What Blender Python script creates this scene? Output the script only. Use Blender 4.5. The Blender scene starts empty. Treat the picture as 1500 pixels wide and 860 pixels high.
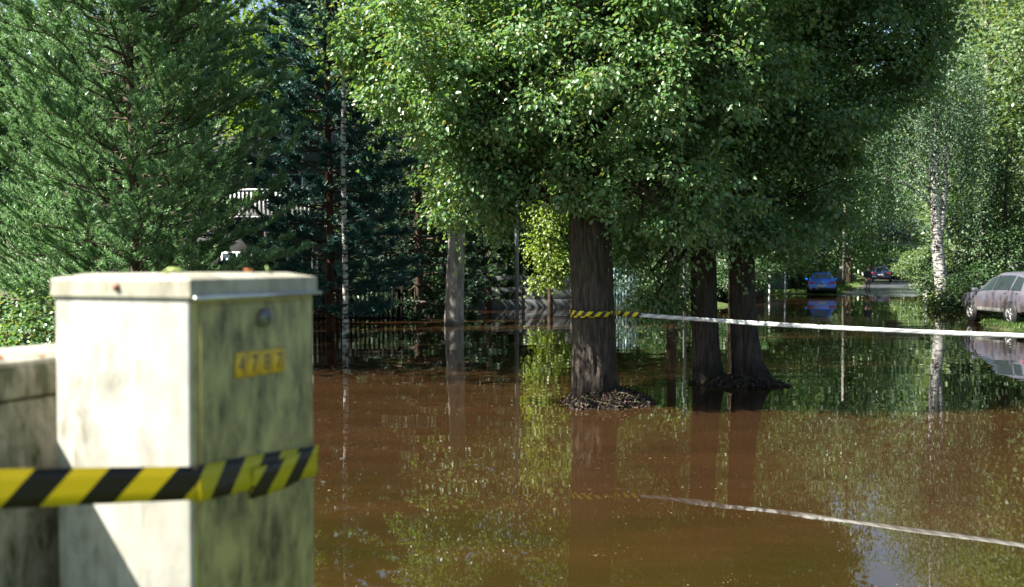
import bpy, bmesh, math, random
import numpy as np
from mathutils import Vector, Matrix, noise as mnoise

# ------------------------------------------------------------------ camera, sky, sun, exposure
scene = bpy.context.scene
col = scene.collection
H, F, YH = 1.95, 1458.0, 388.0            # camera height, focal length in photo pixels, horizon row
cam_d = bpy.data.cameras.new('camera'); cam = bpy.data.objects.new('camera', cam_d); col.objects.link(cam)
cam_d.sensor_width = 36.0; cam_d.lens = 36.0 * F / 1500.0
cam.location = (0, 0, H)
cam.rotation_euler = (math.radians(90) - math.atan((430 - YH) / F), 0, 0)
cam_d.clip_start = 0.05; cam_d.clip_end = 1200
cam_d.dof.use_dof = True; cam_d.dof.focus_distance = 15.0; cam_d.dof.aperture_fstop = 2.9
scene.camera = cam

SUN_EL, SUN_H = math.radians(47), Vector((-0.955, -0.295, 0)).normalized()   # direction to the sun
to_sun = Vector((SUN_H.x * math.cos(SUN_EL), SUN_H.y * math.cos(SUN_EL), math.sin(SUN_EL)))
world = bpy.data.worlds.new('World'); scene.world = world; world.use_nodes = True
wn = world.node_tree.nodes; bg = wn['Background']
sky = wn.new('ShaderNodeTexSky'); sky.sky_type = 'NISHITA'; sky.sun_disc = False
sky.sun_elevation = SUN_EL
sky.sun_rotation = math.atan2(SUN_H.x, SUN_H.y)
world.node_tree.links.new(sky.outputs[0], bg.inputs[0]); bg.inputs[1].default_value = 0.05
sun_d = bpy.data.lights.new('sun', 'SUN'); sun_d.energy = 5.0; sun_d.angle = math.radians(0.53); sun_d.color = (1, .95, .86)
sun = bpy.data.objects.new('sun', sun_d); col.objects.link(sun); sun.location = (-20, -5, 30)
sun.rotation_euler = (-to_sun).to_track_quat('-Z', 'Y').to_euler()
scene.view_settings.view_transform = 'Standard'; scene.view_settings.look = 'None'
scene.view_settings.exposure = 2.15; scene.view_settings.gamma = 1.0; scene.view_settings.use_curve_mapping = False
scene.cycles.max_bounces = 8; scene.cycles.transparent_max_bounces = 8
scene.cycles.use_denoising = True
scene.cycles.sample_clamp_indirect = 6.0

rng = np.random.default_rng(7); random.seed(7)
PI = math.pi
def PX(x, d): return (x - 750.0) / F * d          # photo column at a known distance -> metres to the side
def PZ(y, d): return H - (y - YH) / F * d

# ------------------------------------------------------------------ mesh helpers
def mesh_data(name, V, *faces, uv=None):
    V = np.asarray(V, dtype=np.float32).reshape(-1, 3)
    me = bpy.data.meshes.new(name)
    loops, starts, tot = [], [], 0
    for f in faces:
        f = np.asarray(f, dtype=np.int32)
        if f.size == 0: continue
        loops.append(f.ravel()); k = f.shape[1]
        starts.append(tot + np.arange(f.shape[0], dtype=np.int32) * k); tot += f.size
    loops = np.concatenate(loops); starts = np.concatenate(starts)
    me.vertices.add(len(V)); me.vertices.foreach_set('co', V.ravel())
    me.loops.add(len(loops)); me.loops.foreach_set('vertex_index', loops)
    me.polygons.add(len(starts)); me.polygons.foreach_set('loop_start', starts)
    me.update(calc_edges=True); me.validate()
    if uv is not None:
        l = me.uv_layers.new(name='UVMap'); l.data.foreach_set('uv', np.asarray(uv, dtype=np.float32)[loops].ravel())
    return me
def obj(name, me, mat=None, parent=None, smooth=False):
    o = bpy.data.objects.new(name, me); col.objects.link(o)
    if mat is not None and me is not None and len(me.materials) == 0: me.materials.append(mat)
    if smooth: me.polygons.foreach_set('use_smooth', [True] * len(me.polygons))
    if parent is not None: o.parent = parent
    return o
def tag(o, label, cat, group=None, kind=None):
    o['label'] = label; o['category'] = cat
    if group: o['group'] = group
    if kind: o['kind'] = kind
    return o
def thing(name, label, cat, loc=(0, 0, 0), rz=0, group=None):
    o = bpy.data.objects.new(name, None); col.objects.link(o); o.empty_display_size = .2
    o.location = loc; o.rotation_euler = (0, 0, rz)
    return tag(o, label, cat, group)
def copy_tree(o, parent=None):
    c = o.copy(); col.objects.link(c); c.parent = parent
    for ch in list(o.children): copy_tree(ch, c)
    return c
class MB:
    def __init__(s): s.v = []; s.q = []; s.t = []; s.n = 0
    def add(s, V, Q=None, T=None):
        V = np.asarray(V, dtype=float).reshape(-1, 3)
        if Q is not None and len(Q): s.q.append(np.asarray(Q) + s.n)
        if T is not None and len(T): s.t.append(np.asarray(T) + s.n)
        s.v.append(V); s.n += len(V)
    def box(s, x0, x1, y0, y1, z0, z1, bev=0.0):
        if bev <= 0:
            V = [(x, y, z) for z in (z0, z1) for y in (y0, y1) for x in (x0, x1)]
            s.add(V, [(0, 2, 3, 1), (4, 5, 7, 6), (0, 1, 5, 4), (2, 6, 7, 3), (0, 4, 6, 2), (1, 3, 7, 5)]); return
        bm = bmesh.new(); bmesh.ops.create_cube(bm, size=1)
        for v in bm.verts: v.co = Vector(((x0 + x1) / 2 + v.co.x * (x1 - x0), (y0 + y1) / 2 + v.co.y * (y1 - y0), (z0 + z1) / 2 + v.co.z * (z1 - z0)))
        bmesh.ops.bevel(bm, geom=bm.edges[:] , offset=bev, segments=2, affect='EDGES', profile=.5)
        bmesh.ops.triangulate(bm, faces=bm.faces[:]); bm.verts.index_update()
        s.add([v.co[:] for v in bm.verts], None, [[v.index for v in f.verts] for f in bm.faces]); bm.free()
    def tube(s, pts, rad, n=8, cap=True, wob=None):
        P = np.asarray(pts, float); R = np.broadcast_to(np.asarray(rad, float), (len(P),))
        T = np.gradient(P, axis=0); T /= np.linalg.norm(T, axis=1)[:, None] + 1e-9
        ref = np.array([1., 0, 0]) if abs(T[:, 0]).mean() < .7 else np.array([0, 1., 0])
        A = np.cross(T, ref); A /= np.linalg.norm(A, axis=1)[:, None] + 1e-9; B = np.cross(T, A)
        a = np.arange(n) * 2 * PI / n
        rr = R[:, None] * (1 if wob is None else wob)
        V = P[:, None, :] + (A[:, None, :] * np.cos(a)[None, :, None] + B[:, None, :] * np.sin(a)[None, :, None]) * (rr[..., None] if np.ndim(rr) == 2 else rr)
        m = len(P); i = np.arange(m - 1)[:, None]; j = np.arange(n)[None, :]; j2 = (j + 1) % n
        Q = np.stack([i * n + j, i * n + j2, (i + 1) * n + j2, (i + 1) * n + j], -1).reshape(-1, 4)
        V = V.reshape(-1, 3); Tt = []
        if cap:
            V = np.vstack([V, P[0], P[-1]]); c0, c1 = m * n, m * n + 1
            jj = np.arange(n); j3 = (jj + 1) % n
            Tt = np.vstack([np.stack([np.full(n, c0), j3, jj], 1), np.stack([np.full(n, c1), (m - 1) * n + jj, (m - 1) * n + j3], 1)])
        s.add(V, Q, Tt)
    def lathe(s, prof, n=24, axis='z', c=(0, 0, 0)):
        a = np.arange(n) * 2 * PI / n; P = np.asarray(prof, float)
        V = np.stack([P[:, None, 0] * np.cos(a), P[:, None, 0] * np.sin(a), np.repeat(P[:, 1:2], n, 1)], -1)
        if axis == 'x': V = V[..., [2, 0, 1]]
        if axis == 'y': V = V[..., [0, 2, 1]]
        m = len(P); i = np.arange(m - 1)[:, None]; j = np.arange(n)[None, :]; j2 = (j + 1) % n
        s.add(V.reshape(-1, 3) + np.array(c), np.stack([i * n + j, i * n + j2, (i + 1) * n + j2, (i + 1) * n + j], -1).reshape(-1, 4))
    def mesh(s, name='m'):
        return mesh_data(name, np.vstack(s.v), *( [np.vstack(s.q)] if s.q else []), *([np.vstack(s.t)] if s.t else []))
    def build(s, name, mat, parent=None, smooth=False): return obj(name, s.mesh(name), mat, parent, smooth)
def part_box(name, mat, parent, *a, bev=0.0):
    m = MB(); m.box(*a, bev=bev); return m.build(name, mat, parent)

# ------------------------------------------------------------------ materials
MATS = {}
class NT:
    def __init__(s, name):
        s.m = bpy.data.materials.new(name); s.m.use_nodes = True; s.t = s.m.node_tree; s.n = s.t.nodes; s.l = s.t.links
        s.b = s.n['Principled BSDF']; s.out = s.n['Material Output']; MATS[name] = s.m
    def new(s, typ, **k):
        n = s.n.new(typ)
        for a, b in k.items(): setattr(n, a, b)
        return n
    def link(s, a, b): s.l.new(a, b)
    def coord(s, kind='Object', scale=(1, 1, 1), rot=(0, 0, 0)):
        c = s.new('ShaderNodeTexCoord'); mp = s.new('ShaderNodeMapping'); mp.inputs['Scale'].default_value = scale; mp.inputs['Rotation'].default_value = rot
        s.link(c.outputs[kind], mp.inputs[0]); return mp.outputs[0]
    def noise(s, vec, scale, detail=4, rough=.55, dist=0):
        n = s.new('ShaderNodeTexNoise'); n.inputs['Scale'].default_value = scale; n.inputs['Detail'].default_value = detail
        n.inputs['Roughness'].default_value = rough; n.inputs['Distortion'].default_value = dist
        s.link(vec, n.inputs['Vector']); return n.outputs['Fac']
    def ramp(s, fac, stops, interp='LINEAR'):
        r = s.new('ShaderNodeValToRGB'); r.color_ramp.interpolation = interp; e = r.color_ramp.elements
        while len(e) < len(stops): e.new(.5)
        for k, (p, c) in enumerate(stops):
            e[k].position = p; e[k].color = (*c, 1) if hasattr(c, '__len__') else (c, c, c, 1)
        s.link(fac, r.inputs[0]); return r.outputs[0]
    def mix(s, fac, a, b, mode='MIX'):
        n = s.new('ShaderNodeMix', data_type='RGBA', blend_type=mode)
        for v, i in ((fac, 0), (a, 6), (b, 7)):
            if hasattr(v, 'is_output'): s.link(v, n.inputs[i])
            else: n.inputs[i].default_value = (*v, 1) if hasattr(v, '__len__') else v
        return n.outputs[2]
    def math(s, op, a, b=0.0):
        n = s.new('ShaderNodeMath', operation=op)
        for v, i in ((a, 0), (b, 1)):
            if hasattr(v, 'is_output'): s.link(v, n.inputs[i])
            else: n.inputs[i].default_value = v
        return n.outputs[0]
    def set(s, **k):
        for a, v in k.items():
            i = s.b.inputs[a.replace('_', ' ')]
            if hasattr(v, 'is_output'): s.link(v, i)
            elif hasattr(v, '__len__') and len(v) == 3: i.default_value = (*v, 1)
            else: i.default_value = v
        return s
    def bump(s, h, strength=.4, dist=.02):
        b = s.new('ShaderNodeBump'); b.inputs['Strength'].default_value = strength; b.inputs['Distance'].default_value = dist
        s.link(h, b.inputs['Height']); s.link(b.outputs[0], s.b.inputs['Normal']); return s
def plain(name, c, rough=.5, metal=0, var=.12, scale=6, spec=.5):
    t = NT(name); v = t.coord()
    f = t.noise(v, scale, 5)
    d = tuple(x * (1 - var * 2) for x in c); e = tuple(min(1, x * (1 + var)) for x in c)
    t.set(Base_Color=t.ramp(f, [(.3, d), (.7, e)]), Roughness=rough, Metallic=metal, Specular_IOR_Level=spec)
    return t.m
def leaf_mat(name, cols, rough=.42, trans=.35, spec=.5, tcol=None):
    """leaf: rough diffuse front with a waxy sheen and light passing through"""
    t = NT(name); g = t.new('ShaderNodeNewGeometry')
    n = len(cols); st = [(k / max(1, n - 1), c) for k, c in enumerate(cols)]
    c = t.ramp(g.outputs['Random Per Island'], st)
    t.set(Base_Color=c, Roughness=rough, Specular_IOR_Level=spec)
    tr = t.new('ShaderNodeBsdfTranslucent')
    tc = t.mix(1.0, c, tcol or (1.4, 1.3, .45), 'MULTIPLY'); t.link(tc, tr.inputs['Color'])
    mx = t.new('ShaderNodeMixShader'); mx.inputs[0].default_value = trans
    t.link(t.b.outputs[0], mx.inputs[1]); t.link(tr.outputs[0], mx.inputs[2]); t.link(mx.outputs[0], t.out.inputs[0])
    return t.m
M = {}
M['linden'] = leaf_mat('linden_leaf', [(.07, .16, .055), (.115, .22, .08), (.085, .185, .065), (.165, .265, .125), (.075, .165, .06), (.13, .23, .095), (.21, .21, .1)], .34, .42, .6)
M['maple'] = leaf_mat('maple_leaf', [(.07, .15, .02), (.12, .21, .03), (.1, .19, .03), (.17, .25, .04)], .45, .45)
M['birch_leaf'] = leaf_mat('birch_leaf', [(.06, .13, .075), (.1, .18, .1), (.085, .155, .085), (.13, .2, .115)], .45, .35)
M['willow_leaf'] = leaf_mat('pale_leaf', [(.075, .14, .06), (.12, .185, .085), (.1, .165, .07), (.155, .21, .1)], .45, .4)
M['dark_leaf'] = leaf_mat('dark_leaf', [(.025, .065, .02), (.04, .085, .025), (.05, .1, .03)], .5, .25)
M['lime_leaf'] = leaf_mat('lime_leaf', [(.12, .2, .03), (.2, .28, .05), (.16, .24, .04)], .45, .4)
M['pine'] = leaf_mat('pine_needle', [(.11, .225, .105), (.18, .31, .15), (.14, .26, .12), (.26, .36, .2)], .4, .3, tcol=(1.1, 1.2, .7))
M['shade_pine'] = leaf_mat('shaded_pine_needle', [(.03, .09, .08), (.045, .12, .1), (.055, .13, .115)], .5, .15, tcol=(1, 1.1, .8))  # darker and tealer than the lit needles: shade and sky tint in the colour
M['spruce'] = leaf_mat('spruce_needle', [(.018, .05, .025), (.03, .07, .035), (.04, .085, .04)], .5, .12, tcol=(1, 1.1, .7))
M['grass'] = leaf_mat('grass_blade', [(.07, .15, .025), (.11, .2, .04), (.16, .22, .06)], .5, .35)
M['hedge'] = leaf_mat('hedge_leaf', [(.05, .12, .02), (.08, .17, .03)], .5, .3)

def bark(name, c0, c1, scale=7, zs=.14, bump=.8, moss=None):
    t = NT(name); v = t.coord(scale=(1, 1, zs))
    n1 = t.noise(v, scale, 8, .65, .4); n2 = t.noise(t.coord(), 1.7, 4)
    c = t.ramp(n1, [(.32, c0), (.62, c1)])
    if moss: c = t.mix(t.ramp(n2, [(.48, 0), (.68, .75)]), c, moss)
    sp = t.new('ShaderNodeSeparateXYZ'); t.link(t.coord(), sp.inputs[0])
    wet = t.ramp(t.math('ADD', sp.outputs[2], t.math('MULTIPLY', t.math('SUBTRACT', n2, .5), .5)), [(.30, .45), (.52, 1)])
    c = t.mix(1.0, c, wet, 'MULTIPLY')
    t.set(Base_Color=c, Roughness=.92, Specular_IOR_Level=.2).bump(n1, bump, .04)
    return t.m
M['bark'] = bark('linden_bark', (.012, .010, .008), (.075, .06, .046), 24, .16, 1.0, (.04, .042, .018))
M['bark_grey'] = bark('grey_bark', (.12, .11, .095), (.36, .33, .29), 8, .25, .7)
M['bark_pine'] = bark('pine_bark', (.035, .017, .011), (.10, .046, .028), 6, .3, .6)
M['bark_dark'] = bark('dark_bark', (.03, .022, .016), (.10, .075, .055), 6, .2, .6)
def birch_bark():
    t = NT('birch_bark'); v = t.coord(scale=(1.0, 1.0, 3.2))
    n = t.noise(v, 4.2, 6, .6); n2 = t.noise(t.coord(), 14, 4)
    c = t.ramp(n, [(.44, (.025, .022, .02)), (.52, (.36, .35, .32)), (.75, (.6, .58, .54))])
    t.set(Base_Color=c, Roughness=.75, Specular_IOR_Level=.3).bump(n2, .3, .02); return t.m
M['birch'] = birch_bark()

def ground_mat():
    t = NT('ground_soil'); v = t.coord()
    a = t.noise(v, .35, 6, .6); b = t.noise(v, 9, 6, .7)
    g = t.ramp(b, [(.3, (.025, .045, .012)), (.7, (.075, .115, .03))]); s = t.ramp(b, [(.3, (.06, .042, .025)), (.7, (.15, .115, .075))])
    t.set(Base_Color=t.mix(t.ramp(a, [(.5, 0), (.66, 1)]), g, s), Roughness=.95, Specular_IOR_Level=.2).bump(b, .6, .05); return t.m
M['ground'] = ground_mat()
def water_mat():
    t = NT('flood_water'); v = t.coord()
    # turbid peat-brown water; drowned grass shows through in shallow places
    a = t.noise(v, .22, 5, .6, .6); b = t.noise(t.coord(scale=(.5, 1.3, 1)), .9, 6, .65)
    brown = t.ramp(b, [(.3, (.020, .0102, .004)), (.7, (.031, .0156, .0062))])
    sub = t.ramp(b, [(.35, (.015, .0132, .0026)), (.7, (.028, .0158, .0042))])
    sep = t.new('ShaderNodeSeparateXYZ'); t.link(v, sep.inputs[0])
    near = t.math('MULTIPLY', t.math('SUBTRACT', 9.6, sep.outputs[1]), .22)          # the drowned lawn along the bank
    k = t.math('ADD', near, t.math('MULTIPLY', t.math('SUBTRACT', a, .5), 3.2))
    k = t.ramp(k, [(.15, 0), (.75, .9)])
    t.set(Base_Color=t.mix(k, brown, sub), Roughness=.016, IOR=1.42, Specular_IOR_Level=.5)
    r1 = t.noise(t.coord(scale=(.38, 1, 1)), 1.15, 1.5, .4, .3); r2 = t.noise(t.coord(scale=(.55, 1, 1)), 8.5, 2, .5)
    calm = t.noise(t.coord(scale=(.6, 1, 1)), .16, 2, .5)
    amp = t.ramp(calm, [(.40, .06), (.64, 1.0)])
    h = t.math('ADD', t.math('MULTIPLY', r1, .75), t.math('MULTIPLY', r2, .03))
    h = t.math('MULTIPLY', h, amp)
    h = t.math('MULTIPLY', h, t.ramp(t.math('MULTIPLY', sep.outputs[1], .05), [(.40, .22), (.72, 1.0)]))   # sheltered by the bank
    t.bump(h, .7, .02); return t.m
M['water'] = water_mat()
def asphalt():
    t = NT('wet_asphalt'); v = t.coord(); a = t.noise(v, .5, 4, .6); b = t.noise(v, 40, 3)
    t.set(Base_Color=t.ramp(b, [(.3, (.07, .078, .095)), (.7, (.12, .13, .155))]), Roughness=t.ramp(a, [(.4, .12), (.65, .35)]), Specular_IOR_Level=.6).bump(b, .15, .01); return t.m  # bluish base puts the sky reflection into the road colour
M['asphalt'] = asphalt()
M['gravel'] = plain('pale_gravel', (.33, .27, .2), .95, var=.2, scale=30)

def cabinet_mat(name, base, stain, amount, streak=True, lo=.44, hi=.68, edge=False):
    t = NT(name)
    s1 = t.noise(t.coord(scale=(1, 1, .34)), 24, 10, .72, .35)
    s2 = t.noise(t.coord(), 5.5, 5, .6); s3 = t.noise(t.coord(), 120, 3)
    f = t.math('ADD', t.math('MULTIPLY', s1, .6), t.math('MULTIPLY', s2, .4))
    f = t.ramp(f, [(lo, 0), (hi, amount)])
    if edge:
        sp = t.new('ShaderNodeSeparateXYZ'); t.link(t.coord(), sp.inputs[0])
        f = t.math('MULTIPLY', f, t.ramp(t.math('ADD', t.math('MULTIPLY', sp.outputs[0], -2.9), t.math('MULTIPLY', t.math('SUBTRACT', s2, .5), .6)), [(.3, .5), (.85, 1)]))
    f2 = t.ramp(s3, [(.62, 0), (.75, .35)])
    c = t.mix(f, base, stain); c = t.mix(f2, c, tuple(x * .55 for x in base))
    t.set(Base_Color=c, Roughness=.55, Specular_IOR_Level=.4).bump(s3, .06, .01); return t.m
M['cab'] = cabinet_mat('cabinet_paint', (.34, .33, .285), (.085, .08, .055), .95, lo=.45, hi=.63, edge=True)
M['cab_lid'] = cabinet_mat('cabinet_lid_paint', (.34, .325, .26), (.10, .088, .05), .9, lo=.42, hi=.66)
M['cab_door'] = cabinet_mat('cabinet_door_algae_bounce', (.34, .305, .11), (.06, .052, .016), 1.0, lo=.41, hi=.60)  # olive base holds light bounced off the grass; algae stains lie over it
M['cab_frame'] = cabinet_mat('cabinet_frame_algae_bounce', (.34, .3, .1), (.11, .09, .025), .9, lo=.45, hi=.62)  # same bounced-light yellow in the frame colour, with algae on top
M['cab_old'] = cabinet_mat('old_box_algae', (.36, .33, .25), (.05, .058, .022), 1.0, lo=.40, hi=.58)
M['steel'] = plain('galvanised_steel', (.5, .52, .54), .35, .9, .1)
M['black'] = plain('black_plastic', (.02, .02, .022), .5)
M['rubber'] = plain('tyre_rubber', (.022, .021, .02), .8)
M['yellow_sticker'] = plain('yellow_sticker', (.6, .37, .02), .5, var=.15, scale=40)
M['ink'] = plain('black_ink', (.03, .028, .015), .5)
M['orange_leaf'] = plain('fallen_leaf_orange', (.42, .13, .04), .6)
M['green_leaf'] = plain('fallen_leaf_green', (.33, .42, .12), .5)
M['brown_leaf'] = plain('fallen_leaf_brown', (.14, .075, .035), .8, var=.3, scale=20)
M['debris'] = leaf_mat('floating_bits', [(.14, .085, .05), (.1, .06, .03), (.2, .14, .09), (.09, .1, .03), (.28, .2, .14)], .6, .1)
M['litter'] = leaf_mat('leaf_litter', [(.02, .013, .010), (.034, .022, .014), (.06, .022, .022), (.024, .017, .013), (.04, .05, .015), (.075, .055, .03)], .7, .1)
M['mound'] = plain('mound_soil', (.016, .011, .008), .95, var=.3, scale=9)
def tape_mat(name, a, b, n, slope, rough=.35, trans=.0):
    t = NT(name); c = t.new('ShaderNodeTexCoord'); s = t.new('ShaderNodeSeparateXYZ'); t.link(c.outputs['UV'], s.inputs[0])
    f = t.math('FRACT', t.math('ADD', t.math('MULTIPLY', s.outputs[0], n), t.math('MULTIPLY', s.outputs[1], slope)))
    f = t.math('GREATER_THAN', f, .5)
    w = t.noise(t.coord(), 30, 3)
    t.set(Base_Color=t.mix(f, a, b), Roughness=rough, Specular_IOR_Level=.6).bump(w, .12, .01)
    if trans:
        tr = t.new('ShaderNodeBsdfTranslucent'); t.link(t.mix(f, a, b), tr.inputs['Color']); mx = t.new('ShaderNodeMixShader'); mx.inputs[0].default_value = trans
        t.link(t.b.outputs[0], mx.inputs[1]); t.link(tr.outputs[0], mx.inputs[2]); t.link(mx.outputs[0], t.out.inputs[0])
    return t.m
M['tape'] = tape_mat('hazard_tape', (.62, .53, .01), (.022, .016, .007), 7.4, -.46, .5, .45)
M['tape_far'] = tape_mat('hazard_tape_far', (.62, .53, .01), (.022, .016, .007), 7.4, -.5, .5, .3)
M['tape_white'] = tape_mat('pale_tape', (.62, .64, .6), (.4, .44, .43), 5.0, -.7, .4, .4)
M['zinc_pole'] = plain('grey_pole_paint', (.3, .33, .32), .5, .3)
M['wood_pole'] = plain('weathered_wood_pole', (.2, .18, .155), .85, var=.2)
M['white_post'] = plain('white_post_paint', (.72, .7, .64), .7)
M['concrete'] = plain('concrete_panel', (.11, .115, .12), .9, var=.15, scale=5)
M['dark_board'] = plain('dark_fence_board', (.06, .05, .045), .85, var=.25)
M['shade_board'] = plain('shaded_fence_board', (.014, .013, .012), 1.0, var=.25, spec=.05)  # near-black boards: the deep shade is put into the fence colour
M['grey_board'] = plain('grey_fence_board', (.2, .2, .19), .85, var=.2)
M['green_board'] = plain('green_grey_fence_board', (.12, .17, .14), .8, var=.2)
M['blue_metal'] = plain('pale_blue_fence_paint', (.34, .5, .54), .5, var=.1)
M['wall_grey'] = plain('grey_render', (.09, .09, .09), .9)
M['wall_white'] = plain('pale_render', (.62, .66, .7), .85)
M['roof'] = plain('dark_roof', (.07, .07, .075), .7)
M['tile_lip'] = plain('pale_roof_lip', (.55, .54, .55), .6)
M['white_paint'] = plain('white_paint', (.78, .78, .75), .5, var=.05)
def glass():
    t = NT('window_glass'); t.set(Base_Color=(.02, .028, .032), Roughness=.06, Specular_IOR_Level=.9); return t.m
M['glass'] = glass()
def paint(name, c, mud=None):
    t = NT(name); v = t.coord(); col_ = c
    if mud:
        s = t.new('ShaderNodeSeparateXYZ'); t.link(v, s.inputs[0])
        f = t.math('ADD', t.math('MULTIPLY', t.math('SUBTRACT', 1.0, s.outputs[2]), 1.1), t.math('MULTIPLY', t.math('SUBTRACT', t.noise(v, 3.5, 5), .5), 1.6))
        col_ = t.mix(t.ramp(f, [(.15, 0), (.8, .8)]), c, mud)
    t.set(Base_Color=col_, Roughness=.3, Metallic=.25, Coat_Weight=.6, Coat_Roughness=.06); return t.m
M['paint_blue'] = paint('bright_blue_car_paint', (.004, .15, .8))
M['paint_navy'] = paint('navy_car_paint', (.02, .04, .10))
M['paint_suv'] = paint('mauve_grey_car_paint', (.115, .11, .14), (.17, .125, .10))
M['red_lens'] = plain('red_lens', (.55, .015, .02), .2)
M['lamp_lens'] = plain('clear_lens', (.6, .6, .6), .15)
M['plate'] = plain('number_plate', (.75, .75, .72), .4, var=.03)
M['rim'] = plain('alloy_rim', (.62, .62, .62), .3, .7, .05)
M['skin'] = plain('skin', (.5, .3, .21), .5, var=.06)
M['jacket'] = plain('dark_jacket_cloth', (.018, .02, .028), .8)
M['shorts'] = plain('grey_trouser_cloth', (.16, .15, .15), .85)
M['boots'] = plain('black_boot_rubber', (.012, .012, .013), .5)
M['hair'] = plain('fair_hair', (.3, .19, .1), .6)

# ------------------------------------------------------------------ ground and water
def sm(a, b, x):
    t = np.clip((np.asarray(x, float) - a) / (b - a), 0, 1); return t * t * (3 - 2 * t)
RD = Vector((17.5, 43)).normalized()                 # road runs away to the right
R0 = Vector((23.9, 63.0))
def road_s(x, y): return (x - R0.x) * RD.y - (y - R0.y) * RD.x     # signed distance across the road
def gz(x, y):
    x = np.asarray(x, float); y = np.asarray(y, float)
    z = np.full(np.broadcast(x, y).shape, -.35)
    up = np.zeros_like(z)
    up = np.maximum(up, .75 * (1 - sm(3.2, 5.8, y + .25 * np.sin(x * 1.3))))
    up = np.maximum(up, .6 * sm(0, 2.2, -(x + .2 * y + 1.3)))
    left = 1 - sm(9, 13, x)
    up = np.maximum(up, .6 * sm(45.2, 47.5, y) * left)
    up = np.maximum(up, .42 * sm(62.0, 66.0, y + .6 * np.sin(x * .5)) )
    sh = x - (20.6 + .36 * (y - 44))
    up = np.maximum(up, .5 * sm(0, 2.5, sh) * sm(38, 42, y))
    up = np.maximum(up, .445 * sm(14.1, 15.3, x + .25 * np.sin(y * .9) + (np.maximum(0, y - 31.5)) * -.28) * sm(24.5, 27.5, y) * (1 - sm(35.0, 37, y)))
    up = np.maximum(up, .40 * sm(15.9, 17.2, x) * sm(24.5, 27.5, y) * (1 - sm(35.0, 37.5, y)))
    up = np.maximum(up, .55 * sm(60, 90, np.abs(x) + y * .0))
    s = np.abs(road_s(x, y))
    z = z + up
    rz = .03 + .004 * np.maximum(0, y - 64)
    zr = np.where(y > 62, rz + .10 * sm(2.6, 4.5, s), z)
    return np.where((y > 62) & (s < 6), np.minimum(z, zr) * sm(2.4, 5.5, s) + zr * (1 - sm(2.4, 5.5, s)), z)
def axis(lo, hi, core0, core1, step, grow=1.12):
    a = list(np.arange(core0, core1 + 1e-6, step)); s = step; x = core1
    while x < hi: s *= grow; x += s; a.append(x)
    s = step; x = core0
    while x > lo: s *= grow; x -= s; a.insert(0, x)
    return np.array(a)
gx = axis(-400, 400, -14, 32, .5); gy = axis(-120, 600, -2, 72, .5)
XX, YY = np.meshgrid(gx, gy); ZZ = gz(XX, YY)
nx, ny = len(gx), len(gy); ii = np.arange(ny - 1)[:, None] * nx + np.arange(nx - 1)[None, :]
g = obj('ground', mesh_data('ground', np.stack([XX, YY, ZZ], -1), np.stack([ii, ii + 1, ii + nx + 1, ii + nx], -1).reshape(-1, 4)), M['ground'], smooth=True)
g['kind'] = 'structure'
wx = np.linspace(-60, 60, 25); wy = np.linspace(-10, 90, 21); WX, WY = np.meshgrid(wx, wy)
ii = np.arange(20)[:, None] * 25 + np.arange(24)[None, :]
w = obj('water', mesh_data('water', np.stack([WX, WY, WX * 0], -1), np.stack([ii, ii + 1, ii + 26, ii + 25], -1).reshape(-1, 4)), M['water'])
w['kind'] = 'structure'
# wet road running up out of the flood
L = np.arange(-3, 62, 1.0); V = []; 
for l in L:
    c = R0 + RD * l
    for s_ in (-2.8, -1.4, 0, 1.4, 2.8):
        x = c.x + RD.y * s_; y = c.y - RD.x * s_
        V.append((x, y, max(float(gz(x, y)), -.2) + .02 - .006 * abs(s_)))
ii = np.arange(len(L) - 1)[:, None] * 5 + np.arange(4)[None, :]
r = obj('road', mesh_data('road', V, np.stack([ii, ii + 1, ii + 6, ii + 5], -1).reshape(-1, 4)), M['asphalt'], smooth=True); r['kind'] = 'structure'
V = []
Lp = np.arange(46, 58, 1.0)
for l in Lp:
    c = R0 + RD * l
    for s_ in (-3.5, -1, 1, 4.5):
        x = c.x + RD.y * s_; y = c.y - RD.x * s_; V.append((x, y, float(gz(x, y)) + .03))
ii = np.arange(len(Lp) - 1)[:, None] * 4 + np.arange(3)[None, :]
r = obj('gravel_path', mesh_data('gravel_path', V, np.stack([ii, ii + 1, ii + 5, ii + 4], -1).reshape(-1, 4)), M['gravel']); r['kind'] = 'structure'

# ------------------------------------------------------------------ foliage generators
def unit(a): return a / (np.linalg.norm(a, axis=-1, keepdims=True) + 1e-9)
def leaves(P, axis_, nrm, length, width, six=False, fold=.18):
    """one folded leaf blade per row"""
    A = unit(axis_); N = unit(nrm - (nrm * A).sum(-1, keepdims=True) * A); S = np.cross(A, N)
    l = np.broadcast_to(np.asarray(length, float), (len(P),))[:, None]; w_ = np.broadcast_to(np.asarray(width, float), (len(P),))[:, None]
    k = np.arange(len(P))[:, None]
    if not six:
        V = np.stack([P, P + A * l * .45 + S * w_ * .5 + N * w_ * fold, P + A * l, P + A * l * .45 - S * w_ * .5 + N * w_ * fold], 1)
        T = np.stack([k * 4 + np.array([0, 1, 2]), k * 4 + np.array([0, 2, 3])], 1).reshape(-1, 3)
        return V.reshape(-1, 3), None, T
    tip = P + A * l - N * l * .12
    V = np.stack([P, P + A * l * .22 + S * w_ * .48 + N * w_ * fold, P + A * l * .68 + S * w_ * .36 + N * w_ * fold * .7, tip,
                  P + A * l * .68 - S * w_ * .36 + N * w_ * fold * .7, P + A * l * .22 - S * w_ * .48 + N * w_ * fold], 1)
    Q = np.stack([k * 6 + np.array([0, 1, 2, 3]), k * 6 + np.array([0, 3, 4, 5])], 1).reshape(-1, 4)
    return V.reshape(-1, 3), Q, None
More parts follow.
